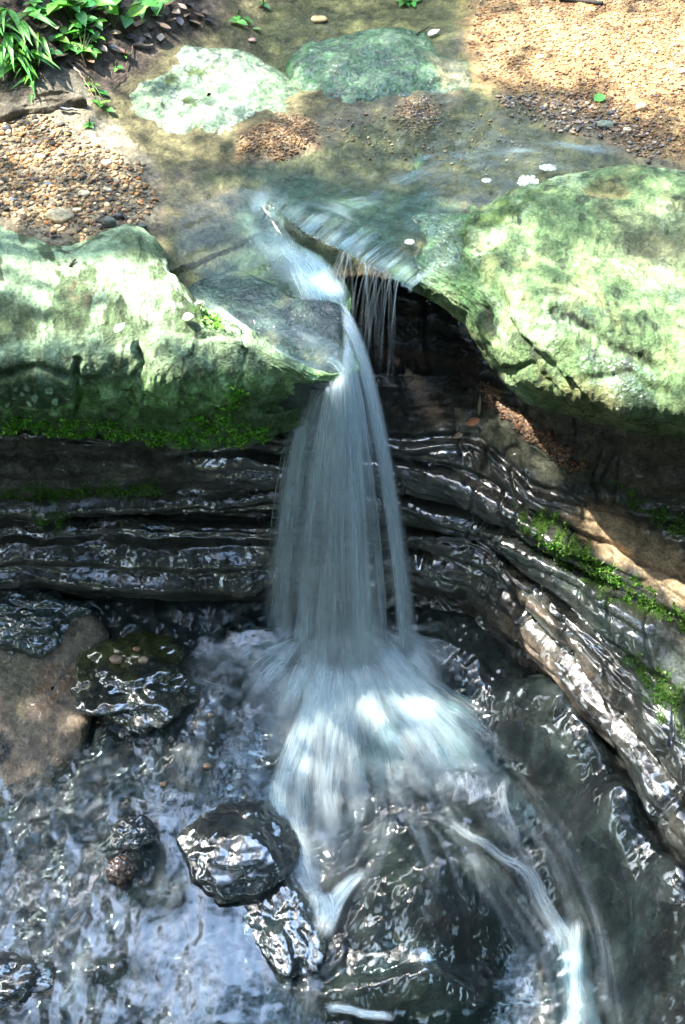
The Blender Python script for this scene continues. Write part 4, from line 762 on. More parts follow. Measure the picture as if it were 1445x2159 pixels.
stream([(760, 1500), (830, 1620), (900, 1740), (950, 1860), (960, 1980)], 10, 40, (.03, .05), (.6, .35, .22, .16, .08), .02, fade=(.2, .4)); stream([(720, 1500), (700, 1620), (690, 1760), (680, 1880)], 10, 34, (.03, .06), (.6, .4, .3, .2), .02, fade=(.2, .3))
stream([(830, 1738), (880, 1725), (940, 1732)], 4, 10, (.03, .03), (.1, .25, .4), .03, fade=(.4, .2))
stream([(920, 1725), (990, 1765), (1060, 1815), (1110, 1850), (1150, 1920), (1190, 1990), (1210, 2080), (1240, 2180)], 12, 9, (.025, .045), (.6, .55, .5, .4), .02, fade=(.3, .02))
stream([(960, 1760), (1060, 1850), (1140, 1960), (1200, 2060), (1230, 2180)], 9, 30, (.05, .09), (.15, .2, .22), .02, fade=(.4, .02))
stream([(960, 1600), (1060, 1720), (1140, 1850), (1190, 2000), (1220, 2170)], 12, 36, (.05, .09), (.3, .18, .12, .16), .02, fade=(.3, .02))
stream([(780, 1600), (790, 1720), (760, 1830), (720, 1920)], 9, 26, (.05, .08), (.3, .22, .12), .02, fade=(.3, .4))
stream([(1060, 1640), (1065, 1700), (1085, 1760), (1090, 1800)], 6, 5, (.025, .04), (.35, .5, .3), .05, fade=(.2, .2)); stream([(1060, 1720), (1050, 1690), (1066, 1655)], 3, 3, (.02, .02), (.5, .3), .07, fade=(.2, .3))
stream([(1215, 1950), (1215, 2040), (1210, 2180)], 8, 8, (.04, .08), (.5, .6, .5), .035, fade=(.1, .02))
stream([(770, 1850), (730, 1890), (700, 1940), (680, 1990)], 10, 7, (.05, .08), (.55, .8, .6), .045, fade=(.2, .2)); stream([(680, 1900), (690, 1930), (690, 1970)], 8, 6, (.07, .06), (.9, .8), .06, fade=(.15, .3))
for p in [[(480, 1440), (430, 1500), (380, 1590), (360, 1680)], [(420, 1560), (440, 1640), (430, 1700)], [(360, 1700), (380, 1800), (350, 1900), (300, 1980)], [(330, 1900), (400, 1960), (480, 2040), (520, 2160)], [(250, 1920), (180, 2000), (120, 2160)], [(300, 1960), (320, 2060), (330, 2160)], [(420, 2000), (440, 2080), (440, 2170)], [(620, 2010), (600, 2090), (580, 2170)], [(690, 1990), (660, 2060), (640, 2170)]]:
    stream(p, 5, 20, (.04, .08), (.15, .22, .15), .022, fade=(.3, .3))
stream([(650, 1270), (480, 1290), (430, 1330)], 6, 16, (.06, .09), (.2, .15), .02, fade=(.2, .4))
stream([(690, 2140), (760, 2142), (830, 2150)], 10, 6, (.05, .05), (.6, .7, .5), .05)
stream([(340, 1410), (440, 1450), (520, 1480)], 5, 14, (.06, .08), (.25, .35, .2), .03)
tag(casc.build('cascade', M_FOAM), 'white foaming water fanning out over the dark rocks below the waterfall', 'rapids', kind='structure')

film = Ribbons()
for i in range(150):                                            # thin sheets crossing the step in the stream bed
    k = R.uniform(.10, .95) ** .9; q = cr[int(k * 199)]; g = sstep(.1, .45, k); j = R.uniform(20, 75) * (.3 + .7 * g)
    a = at(q[0] + j, q[1] - j * .8, .0); b0 = at(q[0] + 9, q[1] - 8, .001); b = at(q[0], q[1], -.004); c = at(q[0] - R.uniform(3, 9), q[1] + R.uniform(10, 18), -.012 - .045 * g); d_ = at(q[0] - R.uniform(6, 26), q[1] + R.uniform(30, 56), -.015 - .075 * g)
    film.add(np.array([a, b0, b, c] + ([d_] if k < .62 else [])), [R.uniform(.006, .045) * (1 - .5 * g * (k > .65)), R.uniform(.008, .045) * (1 - .5 * (k > .65))], [R.uniform(.0, .3), R.uniform(.2, 1.1) * (.4 + .6 * g) * (1 - .55 * sstep(.6, .85, k)), R.uniform(.3, 1.0) * (.35 + .65 * g) * (1 - .4 * sstep(.6, .85, k))], n=22, m=5, fade=(.5, .25), arch=.05)
def flat(path, z, n, spread, w, de, **kw):
    for _ in range(n):
        q = jit(path, spread); P = np.array([at(x, y, z if not hasattr(z, '__len__') else z[i]) for i, (x, y) in enumerate(q)]); P[:, 2] += R.uniform(0, .01)
        film.add(P, [R.uniform(.6, 1) * w, R.uniform(.7, 1.2) * w], [R.uniform(.6, 1.1) * d for d in de], arch=.06, **kw)
flat([(560, 440), (600, 490), (640, 540), (668, 590), (690, 625), (700, 645)], [-.085, -.085, -.09, -.095, -.11, -.16], 22, 20, .075, (.08, .3, .5, .75), fade=(.35, .1))
flat([(470, 410), (540, 470), (590, 540), (640, 610)], -.085, 6, 18, .07, (.1, .2, .15), fade=(.3, .3))
flat([(440, 640), (520, 700), (600, 755), (680, 780)], [-.085, -.09, -.095, -.12], 9, 6, .025, (.2, .45, .5, .3), fade=(.2, .2))
flat([(540, 660), (620, 700), (690, 740), (722, 770)], [-.085, -.088, -.095, -.12], 8, 16, .04, (.1, .2, .25), fade=(.3, .1))
flat([(690, 755), (712, 770), (724, 790)], [-.11, -.12, -.14], 6, 6, .02, (.4, .7, .5))
for p in [[(870, 370), (900, 345), (950, 335)], [(940, 330), (1000, 335), (1050, 315)], [(1010, 330), (1080, 320), (1150, 325)], [(1120, 300), (1180, 310), (1260, 320), (1320, 318)], [(1230, 325), (1290, 318)], [(880, 215), (930, 205), (970, 200)], [(700, 450), (760, 430), (830, 420)], [(800, 400), (860, 385), (920, 350)], [(640, 430), (700, 440), (760, 470)]]:
    flat(p, .006, 12, 13, .016, (.1, .38, .1), fade=(.4, .4))  # pale ribbons drawn as blurred glints on the stream
tag(film.build('rapids', M_FILM), 'thin white sheets of water crossing the stone step and slab at the lip, plus painted glints on the stream', 'rapids', kind='structure')

# ------------------------------------------------------------------ unseen trees shaping the light: boughs with gaps set for sun, wood behind
def leaf_quads(C, size, flat=.6):
    n = len(C); Rm = rand_rot(n); L = rng.uniform(.7, 1.3, n)[:, None] * size
    sh = np.array([(-1, 0, 0), (-.35, .42, .06), (.35, .40, .06), (1, 0, -.05), (.35, -.40, .06), (-.35, -.42, .06)])
    V = np.einsum('nij,kj->nki', Rm, sh); V[..., 2] *= flat; V = V * L[:, None] + C[:, None]
    F = np.arange(n)[:, None, None] * 6 + np.array([[0, 1, 2, 3], [0, 3, 4, 5]])[None]
    return V.reshape(-1, 3), F.reshape(-1, 4)
e1 = np.cross(SUN, [0, 0, 1.0]); e1 /= np.linalg.norm(e1); e2 = np.cross(e1, SUN)
LIT = [(at(x, y, z), r, w) for x, y, z, r, w in [
    (60, 560, .03, .16, .9), (200, 570, .04, .17, 1), (330, 600, .04, .14, 1), (400, 660, .02, .12, 1), (110, 680, .03, .14, .9), (270, 690, .02, .12, 1), (470, 700, -.01, .07, 1), (-100, 620, .03, .2, .9), (0, 710, 0, .1, .9),
    (360, 120, .06, .14, .8), (450, 150, .08, .18, 1), (530, 170, .06, .14, 1), (350, 230, .06, .16, .9), (450, 240, .05, .14, .8), (300, 300, .02, .12, .7), (570, 220, .02, .08, .7),
    (1200, 60, .05, .25, .95), (1380, 120, .05, .28, 1), (1080, 80, .02, .16, .9), (1200, 130, .03, .16, .8), (1040, 150, .0, .10, .8), (1420, 210, .03, .14, .7), (1560, 100, .05, .3, 1), (960, 170, .02, .07, .7), 
    (1080, 540, .05, .12, .8), (1200, 540, .08, .16, .75), (1180, 640, .06, .16, .9), (1300, 640, .07, .17, .85), (1420, 620, .07, .18, .8), (1120, 740, .02, .12, .9), (1250, 780, .04, .15, .95), (1390, 800, .05, .17, .9), (1340, 870, -.05, .1, .8), (1200, 840, -.05, .1, .9), (1550, 760, .06, .2, .8), (1380, 440, .04, .12, .6), (900, 560, -.01, .07, .5), (1000, 640, -.02, .07, .8), (1050, 620, .03, .08, .8),
    (50, 70, .4, .2, .9), (180, 80, .25, .16, .8), (300, 20, .2, .14, .7), (-60, 100, .4, .2, .8), (380, 50, .12, .06, .5),
    (120, 420, .03, .10, .5), (60, 330, .05, .10, .4), (230, 360, .03, .07, .5), (590, 290, .03, .07, .7), (420, 430, -.03, .08, .4), (720, 590, -.1, .04, .8), (510, 40, -.0, .05, .5)]]
LIT += [(at(x, y, -1.66), .17, .33) for x, y in [(740, 1490), (810, 1510), (675, 1510), (870, 1540), (930, 1590), (740, 1560)]]
LIT += [(at(1135, 1325, -1.2), .075, 1), (at(1185, 1370, -1.28), .05, .8), (at(1320, 1135, -.86), .085, 1), (at(1400, 1200, -.92), .06, .6), (at(1195, 1490, -1.45), .05, .7), (atY(640, 1210, 4.5), .08, .9), (atY(720, 1260, 4.45), .09, .9), (at(850, 1290, -1.48), .06, .8), (at(1240, 1440, -1.32), .05, .5), (at(285, 1395, -1.45), .04, .7)]
c0 = at(620, 1000, -.6); n = 42000
A = rng.uniform(-2.7, 2.7, n); B = rng.uniform(-2.6, 2.6, n); Dd = rng.uniform(5.2, 7.5, n)
p_lit = np.zeros(n)
for P_, r, w in LIT:
    d2 = (A - (P_ - c0) @ e1) ** 2 + (B - (P_ - c0) @ e2) ** 2; p_lit = np.maximum(p_lit, w * np.exp(-(d2 / (r * 1.35) ** 2) ** 2))
for P_, r in [(at(1010, 1660, -1.75), .14), (at(820, 1640, -1.8), .12), (at(700, 1660, -1.8), .14), (at(560, 1560, -1.75), .2), (at(450, 1500, -1.7), .2), (at(1100, 1700, -1.75), .16), (at(620, 1450, -1.65), .2), (at(300, 1560, -1.7), .25), (at(100, 1560, -1.7), .25), (at(1050, 1560, -1.6), .12)]:
    d2 = (A - (P_ - c0) @ e1) ** 2 + (B - (P_ - c0) @ e2) ** 2; p_lit *= 1 - np.exp(-(d2 / r ** 2) ** 2)
ok = rng.random(n) > p_lit * 1.03  # unseen crown: leaves left out where sun should land, kept for shade
C = c0 + A[ok, None] * e1 + B[ok, None] * e2 + Dd[ok, None] * SUN
V, F = leaf_quads(C, .05, 1.0); T = np.repeat(np.array([.025, .05, .015]) * rng.uniform(.6, 1.4, (len(C), 1)), 6, 0)
cz = C.mean(0); root = empty('tree', (-9.5, 5.5, -.4)); tag(root, 'unseen leafy tree on the left bank, crown gaps placed to dapple the sun', 'tree')
child(new_mesh('crown', V, F, M_CANOPY, tint=T), root)
tp = np.array([(-9.5, 5.5, -.5), (-9.3, 5.4, 3), (-8.6, 5.3, 6), (-7.2, 5.6, 8), (-5.6, 5.8, 8.8)]); Vt, Ft = tube(herm(np.linspace(0, 1, 5), tp, np.linspace(0, 1, 30)), np.linspace(.24, .06, 30), 10)
child(new_mesh('trunk', Vt, Ft, M_WOOD, tint=np.tile((.09, .07, .05), (len(Vt), 1)), wet=0.0), root)
ncl = 150; cc = np.column_stack([rng.uniform(-9, 9, ncl), rng.uniform(-6, 3.2, ncl), rng.uniform(8, 10.5, ncl)])  # unseen crown added overhead to shut out the sky
C = (cc[:, None] + rng.normal(size=(ncl, 60, 3)) * [.75, .75, .4]).reshape(-1, 3); V, F = leaf_quads(C, .24, .8); T = np.repeat(np.array([.018, .036, .012]) * rng.uniform(.5, 1.5, (len(C), 1)), 6, 0)
root = empty('tree', (5.5, -4.5, -2.9)); tag(root, 'unseen wide tree added so its crown shuts out sky over the lower gorge', 'tree'); child(new_mesh('crown', V, F, M_CANOPY, tint=T), root)
Vt, Ft = tube(herm(np.linspace(0, 1, 4), np.array([(5.5, -4.5, -3.0), (5.3, -4.4, 2), (4.4, -3.6, 6), (2.5, -2, 9)]), np.linspace(0, 1, 24)), np.linspace(.34, .1, 24), 10); child(new_mesh('trunk', Vt, Ft, M_WOOD, tint=np.tile((.09, .07, .05), (len(Vt), 1)), wet=0.0), root)
ncl = 64; cc = rng.normal(size=(ncl, 3)); cc /= np.linalg.norm(cc, axis=1)[:, None]; cc *= rng.uniform(.35, 1, (ncl, 1)) ** .5 * np.array([2.7, 2.7, 4.6])
C = (cc[:, None] + rng.normal(size=(ncl, 90, 3)) * .5).reshape(-1, 3) + [0, 0, 6.2]
V, F = leaf_quads(C, .24, .8); T = np.repeat(np.array([.018, .036, .012]) * rng.uniform(.5, 1.5, (len(C), 1)), 6, 0)
proto = None
for i, (x, y, sc, lab) in enumerate([(-4.6, 13.5, .74, 'far left tree of the wood upstream'), (-.6, 15.0, .74, 'tree of the wood straight upstream'), (3.4, 14.0, .72, 'tree of the wood upstream behind the gravel bar'), (7.6, 11, 1.15, 'tree standing right of the gravel bar'), (8.2, 5, 1.05, 'tree standing to the right of the gorge'), (-8.4, 0.8, 1.0, 'tree standing to the left of the gorge'), (7.4, -.4, 1.05, 'tree standing right of the lower stream'), (-5.0, -5.0, 1.05, 'tree behind the viewer on the left'), (.6, -6.6, 1.1, 'tree standing behind the viewer'), (5.2, -5.4, 1.05, 'tree behind the viewer on the right'), (-9.4, 9.6, 1.0, 'tree on top of the left bank')]):
    r_ = empty('forest_tree', (x, y, -.1 if y > 6 else -1.6)); r_.scale = (sc,) * 3; r_.rotation_euler[2] = i * 1.3; tag(r_, lab, 'tree', 'trees of the wood around the stream')
    if proto is None:
        a = new_mesh('crown', V, F, M_CANOPY, r_, tint=T); Vt, Ft = tube(np.array([(0, 0, -1.5), (.05, 0, 1), (.0, .1, 3), (.1, .05, 8)]), np.array([.28, .22, .18, .06]), 10)
        b = new_mesh('trunk', Vt, Ft, M_WOOD, r_, tint=np.tile((.09, .07, .05), (len(Vt), 1)), wet=0.0); proto = (a, b)
    else:
        for q in proto: k = q.copy(); col.objects.link(k); k.parent = r_

# ------------------------------------------------------------------ gravel, stones, moss, leaves, plants
PEB = []
for i in range(7):
    V0, F0 = ico(2); r = np.random.default_rng(50 + i); V1 = V0 * (1 + .28 * fbm3(V0 * 1.1 + i * 3, 3, seed=300 + i))[:, None]; PEB.append(V1 * r.uniform([.8, .6, .35], [1.2, .95, .65]))
PAL = np.array([(.24, .17, .09), (.30, .21, .12), (.16, .11, .07), (.38, .30, .19), (.10, .085, .07), (.05, .055, .06), (.20, .18, .14), (.45, .38, .28), (.26, .13, .06), (.13, .12, .11)])
def gravel(name, label, poly, n, size, f, pal, bright=1.0, thin=None, wet=0.0, sink=.3):
    W = at(np.array([p[0] for p in poly], float), np.array([p[1] for p in poly], float), 0.0); lo, hi = W[:, :2].min(0), W[:, :2].max(0)
    xy = rng.uniform(lo, hi, (n * 6, 2)); z = f(xy[:, 0], xy[:, 1]); P = np.column_stack([xy, z]); qx, qy = proj(P)
    wx, wy = warp(qx, qy, 18, 50, 311); ins = sdist(wx, wy, poly); den = sstep(-10, 26, ins) * (1 if thin is None else thin(P, qx, qy)); ok = np.where(rng.random(len(P)) < den)[0][:n]
    P = P[ok]; m = len(P); sz = size[0] * (size[1] / size[0]) ** (rng.random(m) ** 2.6); Rm = rand_rot(m); bag = Bag(); tc = pal[rng.integers(0, len(pal), m)] * rng.uniform(.7, 1.35, (m, 1)) * bright
    tilt = np.array([rotz(a) for a in rng.uniform(0, 6.28, m)]); k = rng.integers(0, len(PEB), m)
    for q in range(len(PEB)):
        s_ = np.where(k == q)[0]
        if len(s_) == 0: continue
        V = np.einsum('nij,kj->nki', tilt[s_], PEB[q]) * sz[s_][:, None, None] * .5; V = V * np.array([1, 1, 1.0]); zz = sz[s_] * .25 * (1 - sink)
        V = V + (P[s_] + np.column_stack([0 * zz, 0 * zz, zz]))[:, None]; F = np.arange(len(s_))[:, None, None] * len(PEB[q]) + ico(2)[1][None]
        bag.add(V.reshape(-1, 3), F.reshape(-1, 3), np.repeat(tc[s_], len(PEB[q]), 0))
    return tag(bag.build(name, M_PEB, wet=wet), label, 'gravel', kind='stuff')
LG = [(-60, 245), (110, 240), (190, 300), (300, 350), (330, 440), (250, 500), (200, 520), (110, 510), (60, 480), (-60, 455)]
gravel('gravel', 'brown and tan gravel lying behind the left ledge rock', LG, 4200, (.007, .026), bedL, PAL * np.array([1.12, .96, .74]), .95, thin=lambda P, x, y: sstep(-.6, .2, fbm(P[:, 0] * 5, P[:, 1] * 5, 3, seed=312) + .45 - .9 * np.exp(-((x - 190) / 60) ** 2 - ((y - 280) / 45) ** 2)))
BP = np.array([(.27, .15, .06), (.25, .135, .05), (.32, .20, .095), (.19, .105, .045), (.38, .28, .18), (.14, .085, .05), (.27, .14, .05), (.11, .09, .07), (.32, .23, .14)])
gravel('gravel', 'sunlit orange sand and fine gravel bar at the upper right', [(1010, -40), (1600, -60), (1600, 380), (1445, 340), (1370, 330), (1230, 250), (1140, 200), (1020, 180), (985, 100)], 15000, (.0045, .017), bedL, BP * np.array([1.0, .93, .95]), .8)
gravel('gravel', 'brown wet gravel strip between the orange bar and the stream', [(1020, 190), (1240, 200), (1420, 300), (1400, 350), (1250, 300), (1080, 250)], 900, (.008, .026), bedL, PAL, .6, wet=.5)
gravel('gravel', 'orange-brown gravel patch below the white-green boulder', [(495, 290), (590, 242), (665, 245), (672, 300), (600, 340), (500, 330)], 1300, (.006, .016), bedL, BP, .6)
gravel('gravel', 'small mound of fine brown gravel beside the dark green boulder', [(820, 250), (860, 205), (905, 208), (935, 250), (880, 290)], 900, (.005, .012), bedL, PAL, .85)
gravel('gravel', 'scattered grit on the bottom of the shallow stream', [(650, 240), (960, 230), (1200, 290), (1100, 370), (900, 350), (700, 330)], 420, (.006, .016), bedL, PAL[:4], .75, wet=.3)

def stone(label, px, py, w, tint, seed, f=bedL, flat=.5, rz=0.0, group='larger stones lying among the gravel', wet=0.0, hh=None):
    c = hit(px, py, f)[0]; sc = np.linalg.norm(c - CAM) * TV / (PH / 2); V, F = ico(3); V = V.copy()
    V *= (1 + .25 * fbm3(V * 1.2 + seed * 1.7, 3, seed=seed))[:, None]; V = np.sign(V) * np.abs(V) ** .8
    V = (V * np.array([w * sc * .5, w * sc * .36, w * sc * .5 * flat])) @ rotz(rz).T + c + [0, 0, w * sc * .2 * flat]
    o = new_mesh('stone', V, F, M_PEB, tint=np.asarray(tint) * (1 + .4 * fbm3(V * 60, 2, seed=seed))[:, None], wet=wet); tag(o, label, 'stone', group)
stone('pale tan slab-like stone lying tilted in the left gravel', 125, 458, 58, (.34, .28, .17), 1, flat=.35, rz=-.6)
stone('white rounded stone at the edge of the bare silt', 224, 346, 24, (.52, .48, .38), 2)
stone('dark grey wedge stone leaning on the back of the left ledge rock', 230, 474, 30, (.10, .11, .09), 3, flat=.8)
stone('black wet stone beside the dark wedge stone', 250, 460, 22, (.03, .03, .035), 4, flat=.8, wet=.8)
stone('cream stone just above the pale slab in the left gravel', 162, 445, 18, (.46, .40, .28), 5)
stone('grey oval stone by the water edge below the gravel', 300, 478, 20, (.13, .13, .11), 6)
stone('cream stone right of the gravel near the wet silt', 228, 402, 16, (.48, .44, .32), 7)
stone('tan flat stone in the middle of the left gravel', 178, 410, 26, (.36, .31, .21), 8, flat=.4)
stone('blue-grey pebble in the middle of the left gravel', 102, 390, 16, (.10, .13, .16), 9)
stone('grey stone in the left gravel near the frame edge', 30, 424, 18, (.12, .13, .14), 10)
stone('light stone under the grey ledge stone of the bank', 85, 332, 22, (.40, .36, .26), 11, flat=.4)
stone('dark slate pebble in the upper left gravel', 75, 302, 16, (.05, .055, .06), 12)
stone('black slate pebble at the left frame edge', 14, 272, 20, (.04, .045, .055), 13, flat=.4)
stone('tan block stone at the foot of the orange bar', 1352, 230, 22, (.46, .34, .22), 14, flat=.8)
stone('pale flat stone at the stream edge below the tan block', 1323, 275, 18, (.42, .38, .26), 15, flat=.4)
stone('green-grey flat stone at the edge of the stream', 1275, 264, 34, (.16, .19, .14), 16, flat=.3)
stone('dark pebble at the edge of the stream under the green leaf', 1287, 240, 16, (.06, .06, .06), 17)
stone('rust coloured stone in the shallow water by the right ledge rock', 1057, 455, 20, (.30, .17, .10), 18)
stone('black pebble in the shallow water by the right ledge rock', 958, 468, 12, (.02, .02, .02), 19)
stone('orange pebble half sunk in the shallows left of the right ledge', 1000, 473, 12, (.40, .24, .12), 20)
stone('white pebble on top of the orange gravel bar', 1138, 122, 16, (.62, .55, .44), 21)
stone('grey pebble high on the orange gravel bar', 1380, 110, 14, (.26, .25, .24), 22)
stone('pale pebble at the right of the orange gravel bar', 1438, 152, 20, (.60, .50, .38), 23)
stone('orange stone under the water near the top of the frame', 673, 42, 34, (.48, .32, .17), 24, flat=.25)
stone('small pinkish stone at the water edge above the boulders', 533, 86, 18, (.44, .28, .22), 25, flat=.4)
stone('white pebble on the edge of the dark green boulder', 692, 190, 10, (.62, .6, .52), 26)
gx_m = np.array([0.0])
for lab, px, py, w, tint, sd in [('pinkish tan pebble lying left on the mossy dark rock', 246, 1392, 28, (.34, .22, .15), 31), ('tan pebble lying right on the mossy dark rock', 303, 1393, 22, (.34, .25, .15), 32), ('small orange pebble at the top of the mossy dark rock', 288, 1369, 15, (.40, .24, .12), 33), ('small brown pebble at the foot of the mossy dark rock', 262, 1466, 20, (.16, .10, .07), 34), ('tan pebble under the thin water left of the splash', 438, 1616, 18, (.30, .20, .13), 35), ('brown pebble in the thin water above the black dome', 344, 1655, 16, (.20, .13, .09), 36), ('tan pebble in the thin water beside the splash', 445, 1508, 12, (.26, .2, .13), 37)]:
    stone(lab, px, py, w, tint, sd, f=lambda x, y: floorL(x, y) + (.115 if sd in (31, 32, 33) else .05 if sd == 34 else .012), group='pebbles lying on the gorge floor', wet=.6)

def leaflet(L, W, bend=.15, n=6, tip=1.6):
    t = np.linspace(0, 1, n + 1); w = W * np.sin(np.pi * np.clip(t, .0, 1) ** (1 / tip)) * .5; w[0] = W * .04; w[-1] = 0.0
    x = t * L; z = -bend * L * t ** 2; V = np.concatenate([np.stack([x, -w, z + w * .35], 1), np.stack([x, 0 * w, z], 1), np.stack([x, w, z + w * .35], 1)]); m = n + 1
    F = [(r * m + i, r * m + i + 1, (r + 1) * m + i + 1, (r + 1) * m + i) for r in (0, 1) for i in range(n)]
    return V, np.array(F)
def orient(V, d, up=(0, 0, 1), roll=0.0):
    d = np.asarray(d, float); d /= np.linalg.norm(d); up = np.asarray(up, float); y = np.cross(up, d); y /= np.linalg.norm(y) + 1e-9; z = np.cross(d, y); M = np.stack([d, y, z], 1)
    c, s_ = math.cos(roll), math.sin(roll); M = M @ np.array([[1, 0, 0], [0, c, -s_], [0, s_, c]]); return V @ M.T
GREEN = np.array([.075, .30, .035])
def plant(label, root, sprigs, kind='broad', group='leafy plants on the soil bank', size=.05, name='leafy_plant'):
    """root: photo place of the foot; sprigs: (photo place, height over the soil, number of leaflets)"""
    b = hit(root[0], root[1], bedL)[0]; o = empty(name, tuple(b)); tag(o, label, 'plant', group); st = Bag(); lf = Bag()
    for (px, py, h, n) in sprigs:
        g = hit(px, py + h * 160, bedL)[0]; c = g + [0, 0, 0]; ra = ray(px, py); c = CAM + ra * ((g[1] - CAM[1]) / ra[1]); mid = (b + c) / 2 + [0, 0, .03]
        Vt, Ft = tube(herm(np.linspace(0, 1, 3), np.array([b, mid, c]), np.linspace(0, 1, 9)), np.linspace(.0028, .0014, 9), 5); st.add(Vt, Ft, (.10, .13, .04))
        base = R.uniform(0, 6.28)
        for k in range(n):
            if kind == 'blade':
                a = R.uniform(-2.6, -.5); el = R.uniform(.1, .7); Vl, Fl = leaflet(size * R.uniform(1.6, 2.6), size * R.uniform(.3, .45), R.uniform(.35, .8), 8, 1.9)
            elif kind == 'grass':
                a = R.uniform(0, 6.28); el = R.uniform(.5, 1.2); Vl, Fl = leaflet(size * R.uniform(1.2, 2.2), size * R.uniform(.10, .16), R.uniform(.4, .9), 6, 1.9)
            else:
                a = base + k * 6.28 / n + R.uniform(-.25, .25); el = R.uniform(-.1, .45); Vl, Fl = leaflet(size * R.uniform(.8, 1.25), size * R.uniform(.5, .68), R.uniform(.05, .35), 6, 1.35)
            d = np.array([math.cos(a) * math.cos(el), math.sin(a) * math.cos(el), math.sin(el)]); Vl = orient(Vl, d, roll=R.uniform(-.4, .4))
            lf.add(Vl + c, Fl, GREEN * np.array([R.uniform(.7, 1.7), R.uniform(.75, 1.2), R.uniform(.6, 1.6)]) * R.uniform(.65, 1.2))
    child(st.build('stem', M_LEAF, smooth=True), o); child(lf.build('foliage', M_LEAF), o); return o
plant('clump of broad lance-shaped leaves at the left frame edge', (10, 110), [(15, 20, .1, 5), (40, 45, .1, 5), (20, 70, .1, 5), (60, 30, .1, 4), (75, 70, .08, 3), (-15, 50, .1, 5), (5, 95, .06, 4)], 'blade', size=.07)
plant('second clump of lance-shaped leaves lower on the left bank', (35, 150), [(25, 105, .06, 4), (60, 110, .06, 3), (12, 125, .05, 4), (45, 135, .05, 3), (85, 80, .06, 2)], 'blade', size=.06)
plant('creeper with many small palmate leaves in the middle of the bank', (178, 118), [(160, 50, .06, 5), (185, 42, .06, 5), (203, 45, .06, 5), (165, 72, .06, 5), (190, 82, .05, 5), (150, 98, .05, 5), (178, 105, .05, 4), (192, 108, .05, 4), (205, 80, .05, 3), (182, 62, .06, 4)], size=.045)
plant('bright sprig with three pale green leaves left of the creeper', (130, 105), [(122, 82, .06, 3), (138, 72, .06, 3)], size=.06)
plant('low pair of round leaves under the bright sprig', (108, 128), [(112, 112, .04, 3), (95, 115, .04, 2), (80, 118, .04, 2)], size=.05)
plant('tall plant with large oval leaves at the top of the bank', (240, 60), [(205, 8, .12, 3), (228, 15, .12, 3), (268, 36, .08, 3), (300, 5, .1, 4), (335, 5, .08, 3), (245, 0, .12, 3)], size=.085)
plant('plant with pointed oval leaves above the creeper', (150, 40), [(118, 10, .1, 4), (150, 15, .1, 4), (165, 25, .08, 3), (140, 0, .1, 4)], size=.07)
plant('small plant with five narrow leaflets above the lance leaves', (82, 45), [(78, 18, .08, 5), (88, 28, .06, 5), (70, 5, .08, 5)], size=.045)
plant('grass tuft at the foot of the left bank', (45, 160), [(30, 135, .03, 7), (50, 145, .03, 7), (62, 150, .02, 6), (15, 140, .03, 7), (40, 150, .02, 7)], 'grass', size=.06, name='grass_tuft')
plant('bent grass blade sprig hanging over the grey stone edge', (72, 165), [(78, 158, .03, 3), (68, 168, .02, 2)], 'blade', size=.05, name='grass_tuft')
plant('little vine with heart-shaped leaves hanging down beside the gravel', (185, 172), [(192, 180, .03, 2), (205, 192, .03, 2), (210, 220, .02, 3), (227, 232, .01, 2)], size=.04, name='vine')
plant('tiny seedling with two leaves on the dark bank', (266, 118), [(266, 115, .02, 3)], size=.028)
plant('tiny seedling on the mud left of the white-green boulder', (246, 146), [(246, 142, .02, 3)], size=.028)
plant('sprig with three drooping leaves at the top edge of the stream', (503, 30), [(500, 45, .03, 3), (510, 38, .03, 2)], size=.05)
plant('small sprig at the top of the frame above the water', (556, 12), [(556, 10, .02, 3)], size=.035)
plant('low green sprout at the edge of the boulder and silt', (190, 265), [(190, 264, .01, 4)], size=.03)
plant('leafy sprig at the very top above the dark green boulder', (850, 4), [(850, 2, .03, 5), (870, 4, .02, 4)], size=.05)
def loose_leaf(label, px, py, L, W, tint, ang, f=bedL, name='fallen_leaf', dry=False, lift=.006, bend=-.12, cat='leaf', group=None):
    c = hit(px, py, f)[0]; Vl, Fl = leaflet(L, W, bend, 7, 1.3); Vl[:, 0] -= L / 2; Vl = orient(Vl, (math.cos(ang), math.sin(ang), .08), roll=R.uniform(-.3, .3)) + c + [0, 0, lift + L * .06]
    o = new_mesh(name, Vl, Fl, M_DRY if dry else M_LEAF, tint=np.tile(tint, (len(Vl), 1))); tag(o, label, cat, group)
loose_leaf('bright green round leaf lying on the orange gravel bar', 1265, 212, .05, .045, (.10, .42, .05), .4)
loose_leaf('pale leaf lying in the stream beside the dark green boulder', 915, 74, .06, .035, (.45, .52, .40), .5)
loose_leaf('green leaf floating near the sprig at the top of the stream', 543, 66, .05, .02, (.14, .26, .08), -.6)
LRtop = lambda x, y: np.full(np.shape(x), .05)
loose_leaf('pale green leaf lying on the left ledge rock', 253, 696, .05, .028, (.42, .60, .34), .9, f=LRtop)
loose_leaf('pale yellow leaf lying near the tip of the left ledge rock', 398, 674, .04, .036, (.55, .60, .34), .1, f=LRtop)
loose_leaf('white curled petal on the right part of the left ledge rock', 420, 643, .03, .016, (.7, .6, .6), .2, f=LRtop)
DT = [(.10, .06, .03), (.16, .11, .065), (.07, .045, .03), (.24, .18, .12), (.035, .03, .03), (.13, .07, .04), (.05, .035, .025)]
